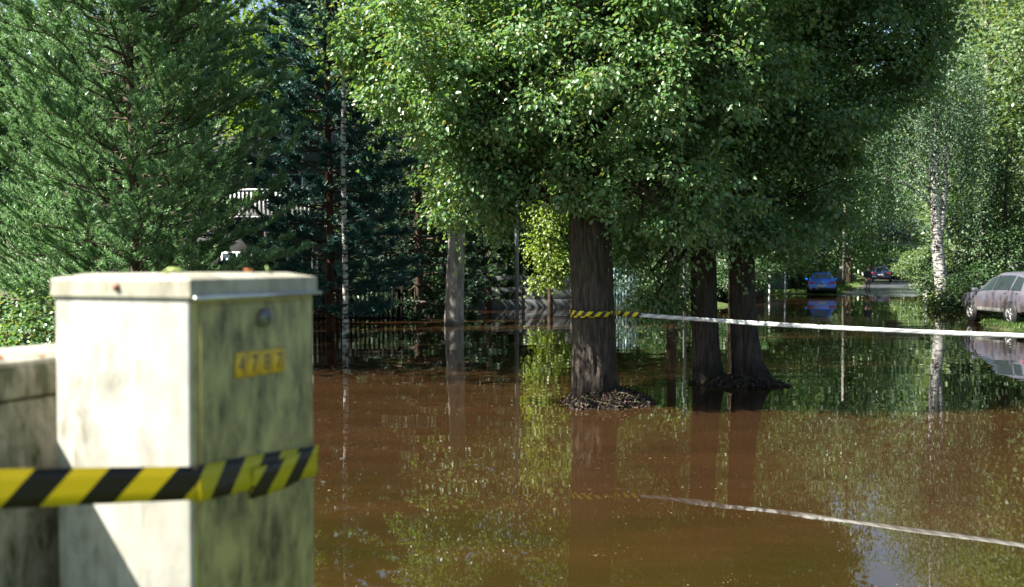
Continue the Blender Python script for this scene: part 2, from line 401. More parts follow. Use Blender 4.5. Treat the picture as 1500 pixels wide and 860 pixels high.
def lobe_sprays(lobes, dens, rg, shell=.7, gap=.0, gscale=.9):
    """spray centres spread through ellipsoid lobes, mostly near their skin; noise opens gaps"""
    out, outward = [], []
    for (cx, cy, cz, rx, ry, rz) in lobes:
        n = max(6, int(dens * (rx * ry + rx * rz + ry * rz)))
        d = unit(rg.normal(size=(n, 3)))
        rad = np.where(rg.random(n) < shell, rg.uniform(.78, 1.06, n), rg.uniform(.25, .85, n))
        p = np.array([cx, cy, cz]) + d * rad[:, None] * np.array([rx, ry, rz])
        out.append(p); outward.append(d)
    P, D = np.vstack(out), np.vstack(outward)
    if gap > 0:
        keep = np.array([mnoise.noise(Vector(p) * gscale) > -1 + gap for p in P]); P, D = P[keep], D[keep]
    return P, D
def spray_leaves(P, D, per, rad, length, rg, six=False, droop=.35, wid=.78, flat=.45):
    n = len(P); rep = np.repeat(np.arange(n), per); m = len(rep)
    base = D[rep] * .7 + np.array([0, 0, .25]); off = rg.normal(size=(m, 3)) * rad * np.array([1, 1, flat])
    r2 = np.linalg.norm(off[:, :2], axis=1); off[:, 2] -= droop * r2
    pos = P[rep] + off
    ax = unit(off + D[rep] * rad * .6 + np.array([0, 0, -.55 * rad]) + rg.normal(size=(m, 3)) * rad * .5)
    nr = np.array([0, 0, .8]) + base * .55 + rg.normal(size=(m, 3)) * .42
    l = length * rg.uniform(.65, 1.2, m)
    return leaves(pos, ax, nr, l, l * wid, six)
def limb_path(a, b, rg, n=7, sag=.12, jit=.06):
    a, b = np.array(a, float), np.array(b, float); t = np.linspace(0, 1, n)[:, None]; ln = np.linalg.norm(b - a)
    p = a + (b - a) * t; p[:, 2] += np.sin(t[:, 0] * PI) * ln * sag
    p[1:-1] += rg.normal(size=(n - 2, 3)) * ln * jit * .5
    return p
def trunk_mesh(path, rad, n=20, ridges=.05, flare=0, rg=None, rows=None):
    path = np.array(path, float); rad = np.array(rad, float)
    rows = rows or max(12, len(path) * 6); t = np.linspace(0, 1, len(path)); tt = np.linspace(0, 1, rows)
    P = np.stack([np.interp(tt, t, path[:, k]) for k in range(3)], -1)
    if len(path) > 3:
        k = np.array([.25, .5, .25])
        for _ in range(2):
            Q = P.copy(); Q[1:-1] = P[:-2] * .25 + P[1:-1] * .5 + P[2:] * .25; P = Q
    R = np.interp(tt, t, rad); a = np.arange(n) * 2 * PI / n
    W = np.ones((rows, n))
    if ridges:
        ph = rg.uniform(0, 6.28, 6)
        z = P[:, 2][:, None]
        W += ridges * (np.sin(a * 9 + ph[0] + .8 * np.sin(z * 1.9 + ph[1])) * .45 + np.sin(a * 14 + ph[2] + 1.2 * np.sin(z * 2.7 + ph[3])) * .35)
        if n > 60:                                    # deep furrowed plates
            f1 = np.array([[mnoise.noise(Vector((math.cos(b) * 8.5, math.sin(b) * 8.5, zz * 2.3 + ph[0] * 9))) for b in a] for zz in P[:, 2]])
            f2 = np.array([[mnoise.noise(Vector((math.cos(b) * 12, math.sin(b) * 12, zz * 4.5 + ph[1] * 9))) for b in a] for zz in P[:, 2]])
            W = 1 + ridges * (.55 - 1.9 * np.abs(f1)) + ridges * .5 * (.3 - np.abs(f2)) + rg.normal(size=W.shape) * ridges * .06
        else: W += rg.normal(size=W.shape) * ridges * .28
        if flare:
            h = np.clip(1 - (z - P[0, 2]) / .9, 0, 1) ** 2.2
            W += flare * h * (.65 + .55 * np.sin(a * 5 + ph[4]) + .25 * np.sin(a * 3 + ph[5]))
    m = MB(); m.tube(P, R, n, wob=W); return m

def lobed_tree(name, label, cat, base, lobes, trunk_path, trunk_r, mat, barkmat, dens, per, leaf, rg, rad=.2, six=False, flare=.3, ridges=.05,
               n_limb=2, n_twig=8, gap=.0, gscale=.9, upper=None, group=None, droop=.35, sides=28, hang=0, limb_z=1.2):
    """broadleaf tree: trunk, one limb into every lobe, twigs to the lobe skin, leaf sprays round them"""
    base = np.array(base, float); t = thing(name, label, cat, tuple(base), 0, group)
    rel = [(l[0] - base[0], l[1] - base[1], l[2] - base[2], *l[3:]) for l in lobes]
    tp = np.array(trunk_path, float) - base
    main_rel = list(rel)
    if six:                                           # small boughs standing out of the big masses
        for (cx, cy, cz, rx, ry, rz) in main_rel:
            for _ in range(6):
                d_ = unit(rg.normal(size=3)); f_ = rg.uniform(.22, .42)
                rel.append((cx + d_[0] * rx * .95, cy + d_[1] * ry * .95, cz + d_[2] * rz * .9, rx * f_ * 1.25, ry * f_ * 1.25, rz * f_ * .75))
    tr = trunk_mesh(tp, trunk_r, sides, ridges, flare, rg, rows=90 if sides < 60 else 230).build('trunk', barkmat, t, True)
    lm = MB(); P, D = lobe_sprays(rel, dens, rg, gap=gap, gscale=gscale)
    for (cx, cy, cz, rx, ry, rz) in main_rel:
        zl = max(limb_z - base[2], min(tp[-1, 2], cz - 1.0)); st = np.array([np.interp(zl, tp[:, 2], tp[:, q_]) for q_ in range(3)])
        p = limb_path(st, (cx, cy, cz), rg); r0 = min(trunk_r[-1] * .9, .035 + .022 * np.linalg.norm(p[-1] - p[0]))
        lm.tube(p, np.linspace(r0, r0 * .4, len(p)), 7)
        near = np.where((((P - np.array([cx, cy, cz])) / np.array([rx, ry, rz])) ** 2).sum(1) < 1.2)[0]
        if len(near):
            for q in rg.choice(near, min(n_twig, len(near)), replace=False):
                st2 = p[rg.integers(3, len(p))]
                tw = limb_path(st2, P[q], rg, 5, .08, .1); lm.tube(tw, np.linspace(r0 * .34, .006, 5), 5, cap=False)
    lm.build('branches', barkmat, t, True)
    lv = MB(); lv.add(*spray_leaves(P, D, per, rad, leaf, rg, six, droop))
    if hang:                                          # shoots hanging from the lower skirt
        low = np.where(D[:, 2] < -.15)[0]
        if len(low):
            idx = rg.choice(low, min(hang, len(low)), replace=False); n = 16; rep_ = np.repeat(idx, n); ln = np.repeat(rg.uniform(.25, 1.05, len(idx)), n)
            h_ = np.tile(np.linspace(0, 1, n), len(idx)) * ln; dr = np.repeat(rg.normal(size=(len(idx), 2)) * .35, n, 0)
            pos = P[rep_] + np.stack([dr[:, 0] * h_ + rg.normal(size=len(rep_)) * .05, dr[:, 1] * h_ + rg.normal(size=len(rep_)) * .05, -h_], -1)
            l_ = leaf * rg.uniform(.6, 1.1, len(rep_)); lv.add(*leaves(pos, rg.normal(size=(len(rep_), 3)) * .7 + np.array([0, 0, -.8]), rg.normal(size=(len(rep_), 3)) + np.array([-.3, -.4, .6]), l_, l_ * .8, six))
    if upper is not None:                             # high crown above the picture: same tree, coarser leaves
        rel2 = [(l[0] - base[0], l[1] - base[1], l[2] - base[2], *l[3:]) for l in upper]
        P2, D2 = lobe_sprays(rel2, dens * .35, rg, gap=gap, gscale=gscale); lv.add(*spray_leaves(P2, D2, per, rad * 1.6, leaf * 1.9, rg, six, droop))
    c = lv.build('crown', mat, t); c['kind'] = 'stuff'
    return t

# ------------------------------------------------------------------ main linden
rg = np.random.default_rng(11)
bx, by = PX(871, 14), 14.0
main_lobes = [(-1.05, 14.4, 5.2, 1.25, 1.5, 1.0), (-.05, 13.8, 4.0, 1.05, 1.3, 1.15), (-.6, 14.0, 2.95, .62, .8, .58), (.05, 13.9, 2.95, .55, .6, .45), (-1.3, 12.95, 4.75, .95, .9, .75), (-.6, 13.1, 4.4, .8, .9, .8), (-.35, 13.3, 3.5, .6, .7, .6), (.75, 13.1, 4.7, 1.3, 1.2, 1.2), (2.0, 13.3, 4.5, 1.3, 1.3, 1.3),
              (2.45, 13.7, 3.0, .95, .95, .75), (.95, 13.3, 3.15, .7, .7, .5), (1.75, 13.2, 2.95, .6, .6, .5), (-.6, 14.9, 6.5, 1.6, 1.8, 1.1), (.9, 14.2, 6.3, 1.7, 1.7, 1.1), (2.6, 14.3, 6.2, 1.6, 1.7, 1.1), (3.0, 13.9, 4.9, 1.1, 1.2, 1.0),
              (-1.6, 14.8, 4.5, .6, .8, .5)]
main_up = [(-4.6, 12.4, 7.0, .9, .9, .5), (.9, 14.4, 8.3, 2.2, 2.4, 1.4), (2.5, 13.2, 8.6, 2.5, 2.7, 1.6), (1.8, 12.8, 11, 2.6, 3.0, 2.0), (1.6, 12.4, 13.6, 2.3, 2.8, 2.0)]  # unseen high lobes, shaped to throw shade on the trunk and water
lobed_tree('linden_tree', 'big linden with hazard tape round its ridged trunk, sunlit leaves over the flood', 'tree', (bx, by, -.1), main_lobes,
           [(bx + .02, by, -.1), (bx, by, .4), (bx - .02, by, 1.3), (bx - .06, by + .05, 2.4), (bx - .1, by + .15, 4), (bx, by + .4, 6.5), (bx + .05, by + .8, 10)],
           [.335, .305, .29, .285, .26, .2, .09], M['linden'], M['bark'], 120, 22, .069, rg, rad=.115, six=True, flare=.03, gap=1.06, gscale=1.9, upper=main_up, n_twig=16, hang=480, limb_z=2.7, sides=110, ridges=.085)
# the pair of lindens
pr_a = (3.2, 16.5, -.1); pr_b = (3.82, 16.5, -.1)
lobesA = [(3.0, 15.7, 3.2, 1.1, 1.2, 1.0), (2.6, 16.2, 4.6, 1.2, 1.4, 1.1), (3.6, 15.6, 4.9, 1.3, 1.3, 1.1), (2.3, 16.4, 1.85, .5, .5, .8), (2.6, 16.9, 1.5, .35, .4, .5), (2.1, 16.4, 2.6, .7, .7, .6), (3.4, 16.2, 6.4, 1.7, 1.8, 1.1)]
upA = [(3.2, 15.8, 8.6, 2.3, 2.5, 1.7), (3.2, 17, 11, 2.4, 2.6, 1.9), (3.2, 17, 13.5, 2.1, 2.2, 2)]
lobesB = [(4.35, 15.9, 2.95, 1.0, 1.2, .85), (4.6, 16.0, 4.3, 1.2, 1.3, .9), (5.5, 16.1, 4.35, .95, 1.2, .65), (5.6, 16.4, 5.6, 1.35, 1.5, .8), (6.3, 16.3, 5.3, .75, 1.0, .45), (4.6, 16.4, 5.6, 1.2, 1.4, .9), (5.4, 16.6, 6.7, 1.7, 1.8, .9), (3.9, 17.2, 3.4, 1.0, 1.0, .9), (5.05, 17.2, 3.1, .7, .8, .6)]
upB = [(4.9, 15.6, 8.6, 2.3, 2.5, 1.6), (4.8, 14.6, 11, 2.6, 3.2, 1.9), (4.6, 17.2, 13.5, 2.2, 2.3, 2)]  # unseen high lobes, pulled nearer to shade the water
lobed_tree('linden_tree', 'straight slim linden on the low litter island, left-leaning twin beside the hazard taped linden', 'tree', pr_a, lobesA,
           [(3.27, 16.5, -.1), (3.23, 16.5, .4), (3.19, 16.5, 1.2), (3.16, 16.5, 2.4), (3.15, 16.55, 4), (3.2, 16.7, 7), (3.2, 16.9, 10)], [.25, .22, .205, .2, .18, .13, .06],
           M['linden'], M['bark'], 88, 20, .076, rg, rad=.125, six=True, flare=.16, gap=.98, gscale=1.8, upper=upA, n_twig=10, hang=160, limb_z=2.6, sides=96, ridges=.09)
lobed_tree('linden_tree', 'linden on the low litter island with a wide root flare running toward the road', 'tree', pr_b, lobesB,
           [(3.98, 16.5, -.1), (3.9, 16.5, .35), (3.83, 16.5, 1.2), (3.8, 16.5, 2.4), (3.85, 16.55, 4), (4.2, 16.7, 7), (4.4, 16.9, 10)], [.29, .235, .205, .195, .18, .13, .06],
           M['linden'], M['bark'], 88, 20, .076, rg, rad=.125, six=True, flare=.3, gap=.98, gscale=1.8, upper=upB, n_twig=10, hang=180, limb_z=2.6, sides=96, ridges=.09)

def mound(name, label, cx, cy, rx, ry, h, n_bits, seed):
    q = np.random.default_rng(seed); t = thing(name, label, 'mound', (cx, cy, 0))
    nr_, na = 12, 48; V = [(0, 0, h)]
    ph = q.uniform(0, 6, 4)
    def hh(r_, a): return h * (1 - r_ ** 2.0) + .03 * math.sin(a * 5 + ph[0]) * r_ - .06 * r_ ** 3
    for i in range(1, nr_ + 1):
        r_ = i / nr_
        for j in range(na):
            a = j * 2 * PI / na; k = 1 + .12 * math.sin(a * 3 + ph[1]) + .07 * math.sin(a * 7 + ph[2])
            V.append((rx * r_ * k * math.cos(a), ry * r_ * k * math.sin(a), hh(r_, a) + q.normal() * .012))
    T = [(0, 1 + j, 1 + (j + 1) % na) for j in range(na)]
    Q = [(1 + (i - 1) * na + j, 1 + i * na + j, 1 + i * na + (j + 1) % na, 1 + (i - 1) * na + (j + 1) % na) for i in range(1, nr_) for j in range(na)]
    obj('soil', mesh_data('soil', V, Q, T), M['mound'], t, True)
    r_ = np.sqrt(q.random(n_bits)); a = q.uniform(0, 2 * PI, n_bits)
    kk = 1 + .12 * np.sin(a * 3 + ph[1]) + .07 * np.sin(a * 7 + ph[2])
    P = np.stack([rx * r_ * kk * np.cos(a), ry * r_ * kk * np.sin(a), [hh(x, y) for x, y in zip(r_, a)]], -1); P[:, 2] += .02
    ax = q.normal(size=(n_bits, 3)) * np.array([1, 1, .35]); nn = q.normal(size=(n_bits, 3)) * .6 + np.array([0, 0, 1])
    m = MB(); l = .018 + .06 * q.random(n_bits) ** 2.2; m.add(*leaves(P, ax, nn, l, l * .7)); c = m.build('leaf_litter', M['litter'], t); c['kind'] = 'stuff'
    return t
mound('soil_mound', 'dark mound of soil and dead leaves round the hazard taped linden', bx + .14, 13.95, .68, .66, .20, 6500, 3)
mound('soil_mound', 'low litter island under the twin lindens', 3.72, 16.35, .82, .62,   .10, 5000, 4)

# ------------------------------------------------------------------ conifers
def needle_tufts(P, A, n, length, spread, rg, w=.0035):
    """n needles per shoot tip, each a slim blade"""
    m = len(P); rep = np.repeat(np.arange(m), n); k = len(rep); a = unit(A)[rep]
    ref = unit(np.cross(a, rg.normal(size=(k, 3)))); ang = rg.uniform(.15, 1, k)[:, None] * spread
    d = unit(a * np.cos(ang) + ref * np.sin(ang)); along = rg.uniform(-.6, .5, k)[:, None] * length
    b = P[rep] + a * along; l = length * rg.uniform(.6, 1.1, k)[:, None]; s = unit(np.cross(d, rg.normal(size=(k, 3)))) * w
    V = np.stack([b - s, b + s, b + d * l], 1).reshape(-1, 3)
    return V, None, np.arange(k * 3).reshape(-1, 3)
def pine(name, label, base, height, R, z0, mat, barkmat, rg, whorl=.5, nb=7, shoots=15, needles=40, nlen=.12, spread=1.0, tr=.16, w=.0035, up=.3, power=.8, fill=3, aim=None, coarse=99, rise=0, br=1.0, inner=0, group=None):
    t = thing(name, label, 'tree', base, 0, group); tm = MB()
    zt = np.linspace(-.2, height, 14); tp = np.stack([np.sin(zt * .7) * .03, np.cos(zt * .5) * .03, zt], -1)
    tm.tube(tp, np.linspace(tr, .02, 14), 12); tm.build('trunk', barkmat, t, True)
    bm_ = MB(); TP, TA = [], []
    z = z0
    while z < height - .4:
        f = (z - z0) / (height - z0); r = R * max(.12, (1 - f ** 1.3) ** power) * (.75 + .25 * min(1, (z - z0) / .8 + .4))
        a0 = rg.uniform(0, 6.28)
        for k in range(nb + inner):
            a = a0 + k * 2 * PI / nb + rg.normal() * .2; ln = r * (rg.uniform(.7, 1.12) if k < nb else rg.uniform(.3, .55))
            if k >= nb: a = rg.uniform(0, 2 * PI)
            d = np.array([math.cos(a), math.sin(a), 0]); el = up * rg.uniform(.2, 1.3) - .25 * (1 - f)
            tt = np.linspace(0, 1, 7)[:, None]
            p = np.array([0, 0, z]) + d * ln * tt + np.array([0, 0, 1]) * (el * ln * tt * .6 + .22 * ln * tt ** 2.5) + np.concatenate([np.zeros((1, 3)), rg.normal(size=(6, 3)) * .03 * ln])
            bm_.tube(p, np.linspace((.012 + .010 * ln) * br, .004, 7), 5, cap=False)
            ns = max(4, int((shoots if z < coarse else shoots * .3) * ln / R))
            for u in np.sqrt(rg.uniform(.08, 1, ns)):
                i = min(5, int(u * 6)); q = p[i] + (p[i + 1] - p[i]) * (u * 6 - i)
                side = np.cross(d, [0, 0, 1]) * rg.choice([-1, 1]); dirv = unit(d * rg.uniform(.5, 1.1) + side * rg.uniform(.25, 1.0) + np.array([0, 0, rg.uniform(-.1, .75) + rise]))
                sl = (.18 + .30 * (1 - u)) * min(1.3, .55 + ln * .3); e = q + dirv * sl
                bm_.tube(np.stack([q, (q + e) / 2 + rg.normal(size=3) * .01, e]), [.007, .005, .003], 3, cap=False)
                for c_ in np.linspace(.35, 1, fill): TP.append(q + dirv * sl * c_); TA.append(dirv)
        z += whorl * rg.uniform(.75, 1.2)
    bm_.build('branches', M['bark_dark'], t, True)
    m = MB(); m.add(*needle_tufts(np.array(TP), np.array(TA), needles, nlen, spread, rg, w)); c = m.build('crown', mat, t); c['kind'] = 'stuff'
    return t
rg = np.random.default_rng(21)
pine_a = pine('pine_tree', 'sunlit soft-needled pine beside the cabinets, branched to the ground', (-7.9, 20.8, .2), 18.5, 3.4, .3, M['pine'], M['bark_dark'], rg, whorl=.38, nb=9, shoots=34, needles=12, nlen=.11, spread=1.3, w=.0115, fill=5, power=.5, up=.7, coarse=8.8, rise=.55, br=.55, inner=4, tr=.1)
pine('pine_tree', 'teal shaded pine with reddish trunk behind the white speckled slim birch stem', (PX(483, 26), 26, -.2), 19, 2.25, .9, M['shade_pine'], M['bark_pine'], rg, whorl=.46, nb=8, shoots=26, needles=14, nlen=.17, spread=1.1, tr=.11, w=.017, up=.15)
pine('pine_tree', 'shaded blue-green pine between the sunlit pine and the balcony house', (PX(262, 30), 30, .2), 16, 1.9, .6, M['shade_pine'], M['bark_dark'], rg, whorl=.5, nb=8, shoots=20, needles=13, nlen=.17, spread=1.1, tr=.16, w=.016)
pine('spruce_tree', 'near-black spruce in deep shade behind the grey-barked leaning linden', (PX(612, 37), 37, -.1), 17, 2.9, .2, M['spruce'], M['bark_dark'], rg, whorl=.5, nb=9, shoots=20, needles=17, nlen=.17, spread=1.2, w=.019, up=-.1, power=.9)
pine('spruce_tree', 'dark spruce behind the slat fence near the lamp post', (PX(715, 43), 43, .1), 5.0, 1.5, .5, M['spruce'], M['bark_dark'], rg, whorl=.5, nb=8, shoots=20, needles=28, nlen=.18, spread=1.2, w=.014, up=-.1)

o = copy_tree(pine_a); o.location = (-10.4, 25.5, .2); o.rotation_euler = (0, 0, 2.1); o.scale = (.85, .85, .85); o['label'] = 'soft-needled pine standing right behind the sunlit pine'
# slim birch stem beside the teal pine
rg = np.random.default_rng(31)
t = thing('birch_tree', 'slim pale birch stem rising in front of the teal pine', 'tree', (PX(505, 24), 24, -.3))
trunk_mesh([(0, 0, 0), (.02, 0, 2), (-.03, .02, 4.5), (.0, .02, 7), (.05, 0, 11)], [.075, .066, .06, .05, .02], 14, .02, 0, rg, 40).build('trunk', M['birch'], t, True)
P, D = lobe_sprays([(.1, .2, 9.5, 1.1, 1.1, 1.4), (-.2, 0, 11.3, .9, .9, 1.2)], 30, rg); m = MB()
for q in P[::6]: m.tube(limb_path((0, .02, q[2] - 1), q, rg, 4), [.016, .012, .008, .004], 4, cap=False)
m.build('branches', M['birch'], t); m = MB(); m.add(*spray_leaves(P, D, 12, .2, .1, rg)); c = m.build('crown', M['birch_leaf'], t); c['kind'] = 'stuff'

# grey-barked linden standing in the water
bx2 = PX(668, 32.7)
lobed_tree('linden_tree', 'grey-barked linden standing in dark water in front of the near-black spruce', 'tree', (bx2, 32.7, -.3),
           [(bx2 + .3, 32.5, 5.2, 1.8, 1.6, 1.3), (bx2 - .7, 33, 7.6, 2.2, 2.0, 1.6), (bx2 + 1.2, 33, 7.3, 2, 2, 1.6), (bx2 + .3, 33, 10, 2.4, 2.4, 2)],
           [(bx2 - .08, 32.7, -.3), (bx2 - .05, 32.7, .6), (bx2, 32.7, 2.2), (bx2 + .06, 32.7, 4), (bx2 + .1, 32.8, 7), (bx2, 33, 10)], [.33, .31, .28, .25, .18, .07], M['linden'], M['bark_grey'], 20, 14, .15, rg, rad=.28, flare=.1, n_twig=4)

# ------------------------------------------------------------------ background trees: a few builds, copied
def bg_tree(name, label, group, mat, barkmat, seed, lobes, height, trunk_r, dens=13, per=13, leaf=.2, rad=.36, droop=.3, strands=0, gap=.6):
    q = np.random.default_rng(seed); t = thing(name, label, 'tree', (0, 0, 0), 0, group)
    tp = [(0, 0, -.3), (.05, 0, height * .2), (-.05, .05, height * .5), (.05, 0, height * .93)]
    trunk_mesh(tp, [trunk_r * 1.2, trunk_r, trunk_r * .75, trunk_r * .2], 12, .03, .1, q, 30).build('trunk', barkmat, t, True)
    P, D = lobe_sprays(lobes, dens, q, gap=gap, gscale=.6); m = MB()
    for l in lobes:
        p = limb_path((0, 0, max(.8, min(height * .8, l[2] - 1.5))), l[:3], q, 6); m.tube(p, np.linspace(trunk_r * .4, .02, 6), 5, cap=False)
        for k in range(5):
            e = np.array(l[:3]) + unit(q.normal(size=3)) * np.array(l[3:]) * .9; m.tube(limb_path(p[3], e, q, 4), [.03, .022, .015, .008], 4, cap=False)
    m.build('branches', barkmat, t, True)
    lv = MB(); lv.add(*spray_leaves(P, D, per, rad, leaf, q, False, droop))
    if strands:
        idx = q.choice(len(P), min(strands, len(P)), replace=False); n = 26
        rep = np.repeat(idx, n); h_ = np.tile(np.linspace(0, 1, n), len(idx)) * np.repeat(q.uniform(1.0, 2.6, len(idx)), n)
        pos = P[rep] + np.stack([q.normal(size=len(rep)) * .07, q.normal(size=len(rep)) * .07, -h_], -1)
        lv.add(*leaves(pos, q.normal(size=(len(rep), 3)) * .6 + np.array([0, 0, -1]), q.normal(size=(len(rep), 3)), leaf * .85, leaf * .5))
    c = lv.build('crown', mat, t); c['kind'] = 'stuff'
    return t
def lob(seed, n, h0, h1, R):
    q = np.random.default_rng(seed); out = []
    for k in range(n):
        f = k / (n - 1); z = h0 + (h1 - h0) * f; r = R * math.sin(PI * (.2 + .72 * f)) ; a = k * 2.4 + q.uniform(0, .6)
        out.append((math.cos(a) * r * .62, math.sin(a) * r * .62, z, r * q.uniform(.5, .72), r * q.uniform(.5, .72), (h1 - h0) / n * q.uniform(1.5, 2.1)))
    return out
G1 = 'broadleaf trees behind the fences'
protoA = bg_tree('broadleaf_tree', 'dense green broadleaf tree behind the fences', G1, M['linden'], M['bark_dark'], 41, lob(1, 9, 2.2, 12.5, 4.0), 13, .2)
protoB = bg_tree('broadleaf_tree', 'tall yellow-green maple lit by the sun behind the house', 'sunlit maples behind the house', M['maple'], M['bark_dark'], 42, lob(2, 9, 2.6, 13, 3.6), 13.5, .2, leaf=.24)
protoC = bg_tree('weeping_birch', 'weeping birch with hanging grey-green twigs along the road', 'weeping birches along the road', M['birch_leaf'], M['birch'], 43, lob(3, 9, 4.5, 14, 2.9), 15, .15, dens=11, leaf=.16, strands=420)
protoD = bg_tree('broadleaf_tree', 'pale sunlit aspen beyond the muddy SUV', 'pale aspens beyond the muddy SUV', M['willow_leaf'], M['bark_grey'], 44, lob(4, 10, 3.0, 15, 3.2), 16, .2, leaf=.2)
protoE = bg_tree('dark_tree', 'dark leafy tree in the shade behind the fences', 'dark trees behind the fences', M['dark_leaf'], M['bark_dark'], 45, lob(5, 9, 1.4, 11.5, 3.6), 12, .2)
protoF = bg_tree('linden_tree', '', 'lindens added to shade the flood', M['linden'], M['bark_dark'], 46, lob(6, 10, 5.4, 15, 3.9), 16, .2, dens=26, per=14, leaf=.13, rad=.26)
used = set(); DEF = {p.name: (p['label'], p['group']) for p in (protoA, protoB, protoC, protoD, protoE, protoF)}
def put(proto, px, d, s=1.0, rz=None, label=None, group=None, zs=None):
    o = proto if proto.name not in used else copy_tree(proto); used.add(proto.name); used.add(o.name)
    x = PX(px, d); o.location = (x, d, float(gz(x, d)) - .05); o.rotation_euler = (0, 0, random.uniform(0, 6.28) if rz is None else rz); o.scale = (s, s, zs or s)
    o['label'], o['group'] = DEF[proto.name]
    if label: o['label'] = label
    if group: o['group'] = group
    return o
for px, d, s, lb in ((1076, 36, 1.15, 'shade-casting linden added directly behind the twin lindens'), (868, 29, 1.2, 'shade-casting linden added directly behind the taped linden'), (1031, 22.3, 1.1, 'shade-casting linden added close behind the straight slim linden'), (1084, 47, 'x', 'shade-casting linden added in front of the dark board fence'), (985, 40, 'x', 'shade-casting linden added beside the grey pole')):
    put(protoF, px, d, 1.0, label=lb, group='lindens added to shade the flood')  # lindens added behind the trunks to shade the far water
for x_, y_, s_ in ((-18, 31, 1.25), (-24, 36, 1.3)):
    put(protoE, 750 + F * x_ / y_, y_, s_, label='unseen tall dark tree added past the sunlit pine to shade the water', group='unseen shade trees past the sunlit pine')  # out-of-view trees added for their shadow on the water
put(protoF, 750 + F * -9.3 / 17.0, 17.0, 1.1, label='unseen very tall linden added beside the sunlit pine to shade the water', zs=1.75)  # added out of view; its high crown shades the middle water
put(protoA, 1243, 100, 1.5, label='tall green tree of the far wood closing the view', group='trees of the far wood', zs=2.3)
for px, d, s in ((395, 46, 1.0), (270, 50, 1.2), (470, 52, 1.2), (330, 47, 1.1)): put(protoB, px, d, s)
for px, d, s in ((820, 54, .95), (905, 57, 1.0), (1010, 60, 1.05), (1110, 64, 1.0), (560, 58, 1.1), (730, 66, 1.15), (-60, 44, 1.1), (-120, 34, 1.0)): put(protoA, px, d, s)
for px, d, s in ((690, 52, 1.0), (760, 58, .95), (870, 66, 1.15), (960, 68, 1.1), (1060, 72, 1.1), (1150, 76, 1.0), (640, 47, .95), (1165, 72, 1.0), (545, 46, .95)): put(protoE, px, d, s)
for px, d, s in ((1188, 102, 1.8), (1170, 92, 1.4), (1408, 72, 1.35), (1372, 112, 1.6), (1250, 122, 1.7), (1412, 60, 1.2), (1290, 132, 1.7)): put(protoC, px, d, s)
for px, d, s in ((1440, 56, 1.3), (1500, 60, 1.4), (1570, 50, 1.3), (1465, 76, 1.75), (1396, 92, 1.9), (1432, 82, 1.8), (1530, 74, 1.7), (1370, 135, 2.0), (1320, 148, 2.1), (1250, 142, 2.0)): put(protoD, px, d, s)
for px, d, s in ((1190, 120, 2.2), (1120, 105, 2.0), (1270, 150, 2.3), (1010, 100, 1.5), (880, 95, 1.5), (760, 92, 1.5), (640, 88, 1.4), (520, 85, 1.4), (380, 80, 1.4), (240, 75, 1.3), (80, 66, 1.3), (1500, 100, 1.6), (1600, 80, 1.4)):
    put(protoA, px, d, s, label='tall green tree of the far wood closing the view', group='trees of the far wood')

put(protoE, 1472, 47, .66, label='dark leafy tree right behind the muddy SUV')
# young sunlit tree hanging over the fence, seen between the lamp post and the taped linden
rg = np.random.default_rng(51); x0 = PX(803, 42)
lobed_tree('lime_green_tree', 'bright lime-green slender tree drooping over the grey panel fence', 'tree', (x0 + .1, 42.5, -.1),
           [(x0, 42, 4.3, .95, .8, 1.1), (x0 - .2, 41.6, 2.9, .8, .7, .9), (x0 + .4, 41.8, 1.9, .7, .6, .8), (x0 + .2, 42.4, 5.9, 1.2, 1, 1.2), (x0 - .3, 41.6, 1.3, .5, .4, .5), (x0 - .2, 42.4, 7.8, 1.4, 1.1, 1.3), (x0 + .3, 42.4, 9.8, 1.5, 1.2, 1.4), (x0, 42.5, 12, 1.2, 1, 1.4)],
           [(x0 + .1, 42.5, -.1), (x0 + .1, 42.4, 1.5), (x0 + .05, 42.4, 3.5), (x0, 42.4, 12)], [.12, .1, .08, .03], M['lime_leaf'], M['bark_dark'], 36, 12, .13, rg, rad=.2, droop=.8, n_twig=5, flare=.05)
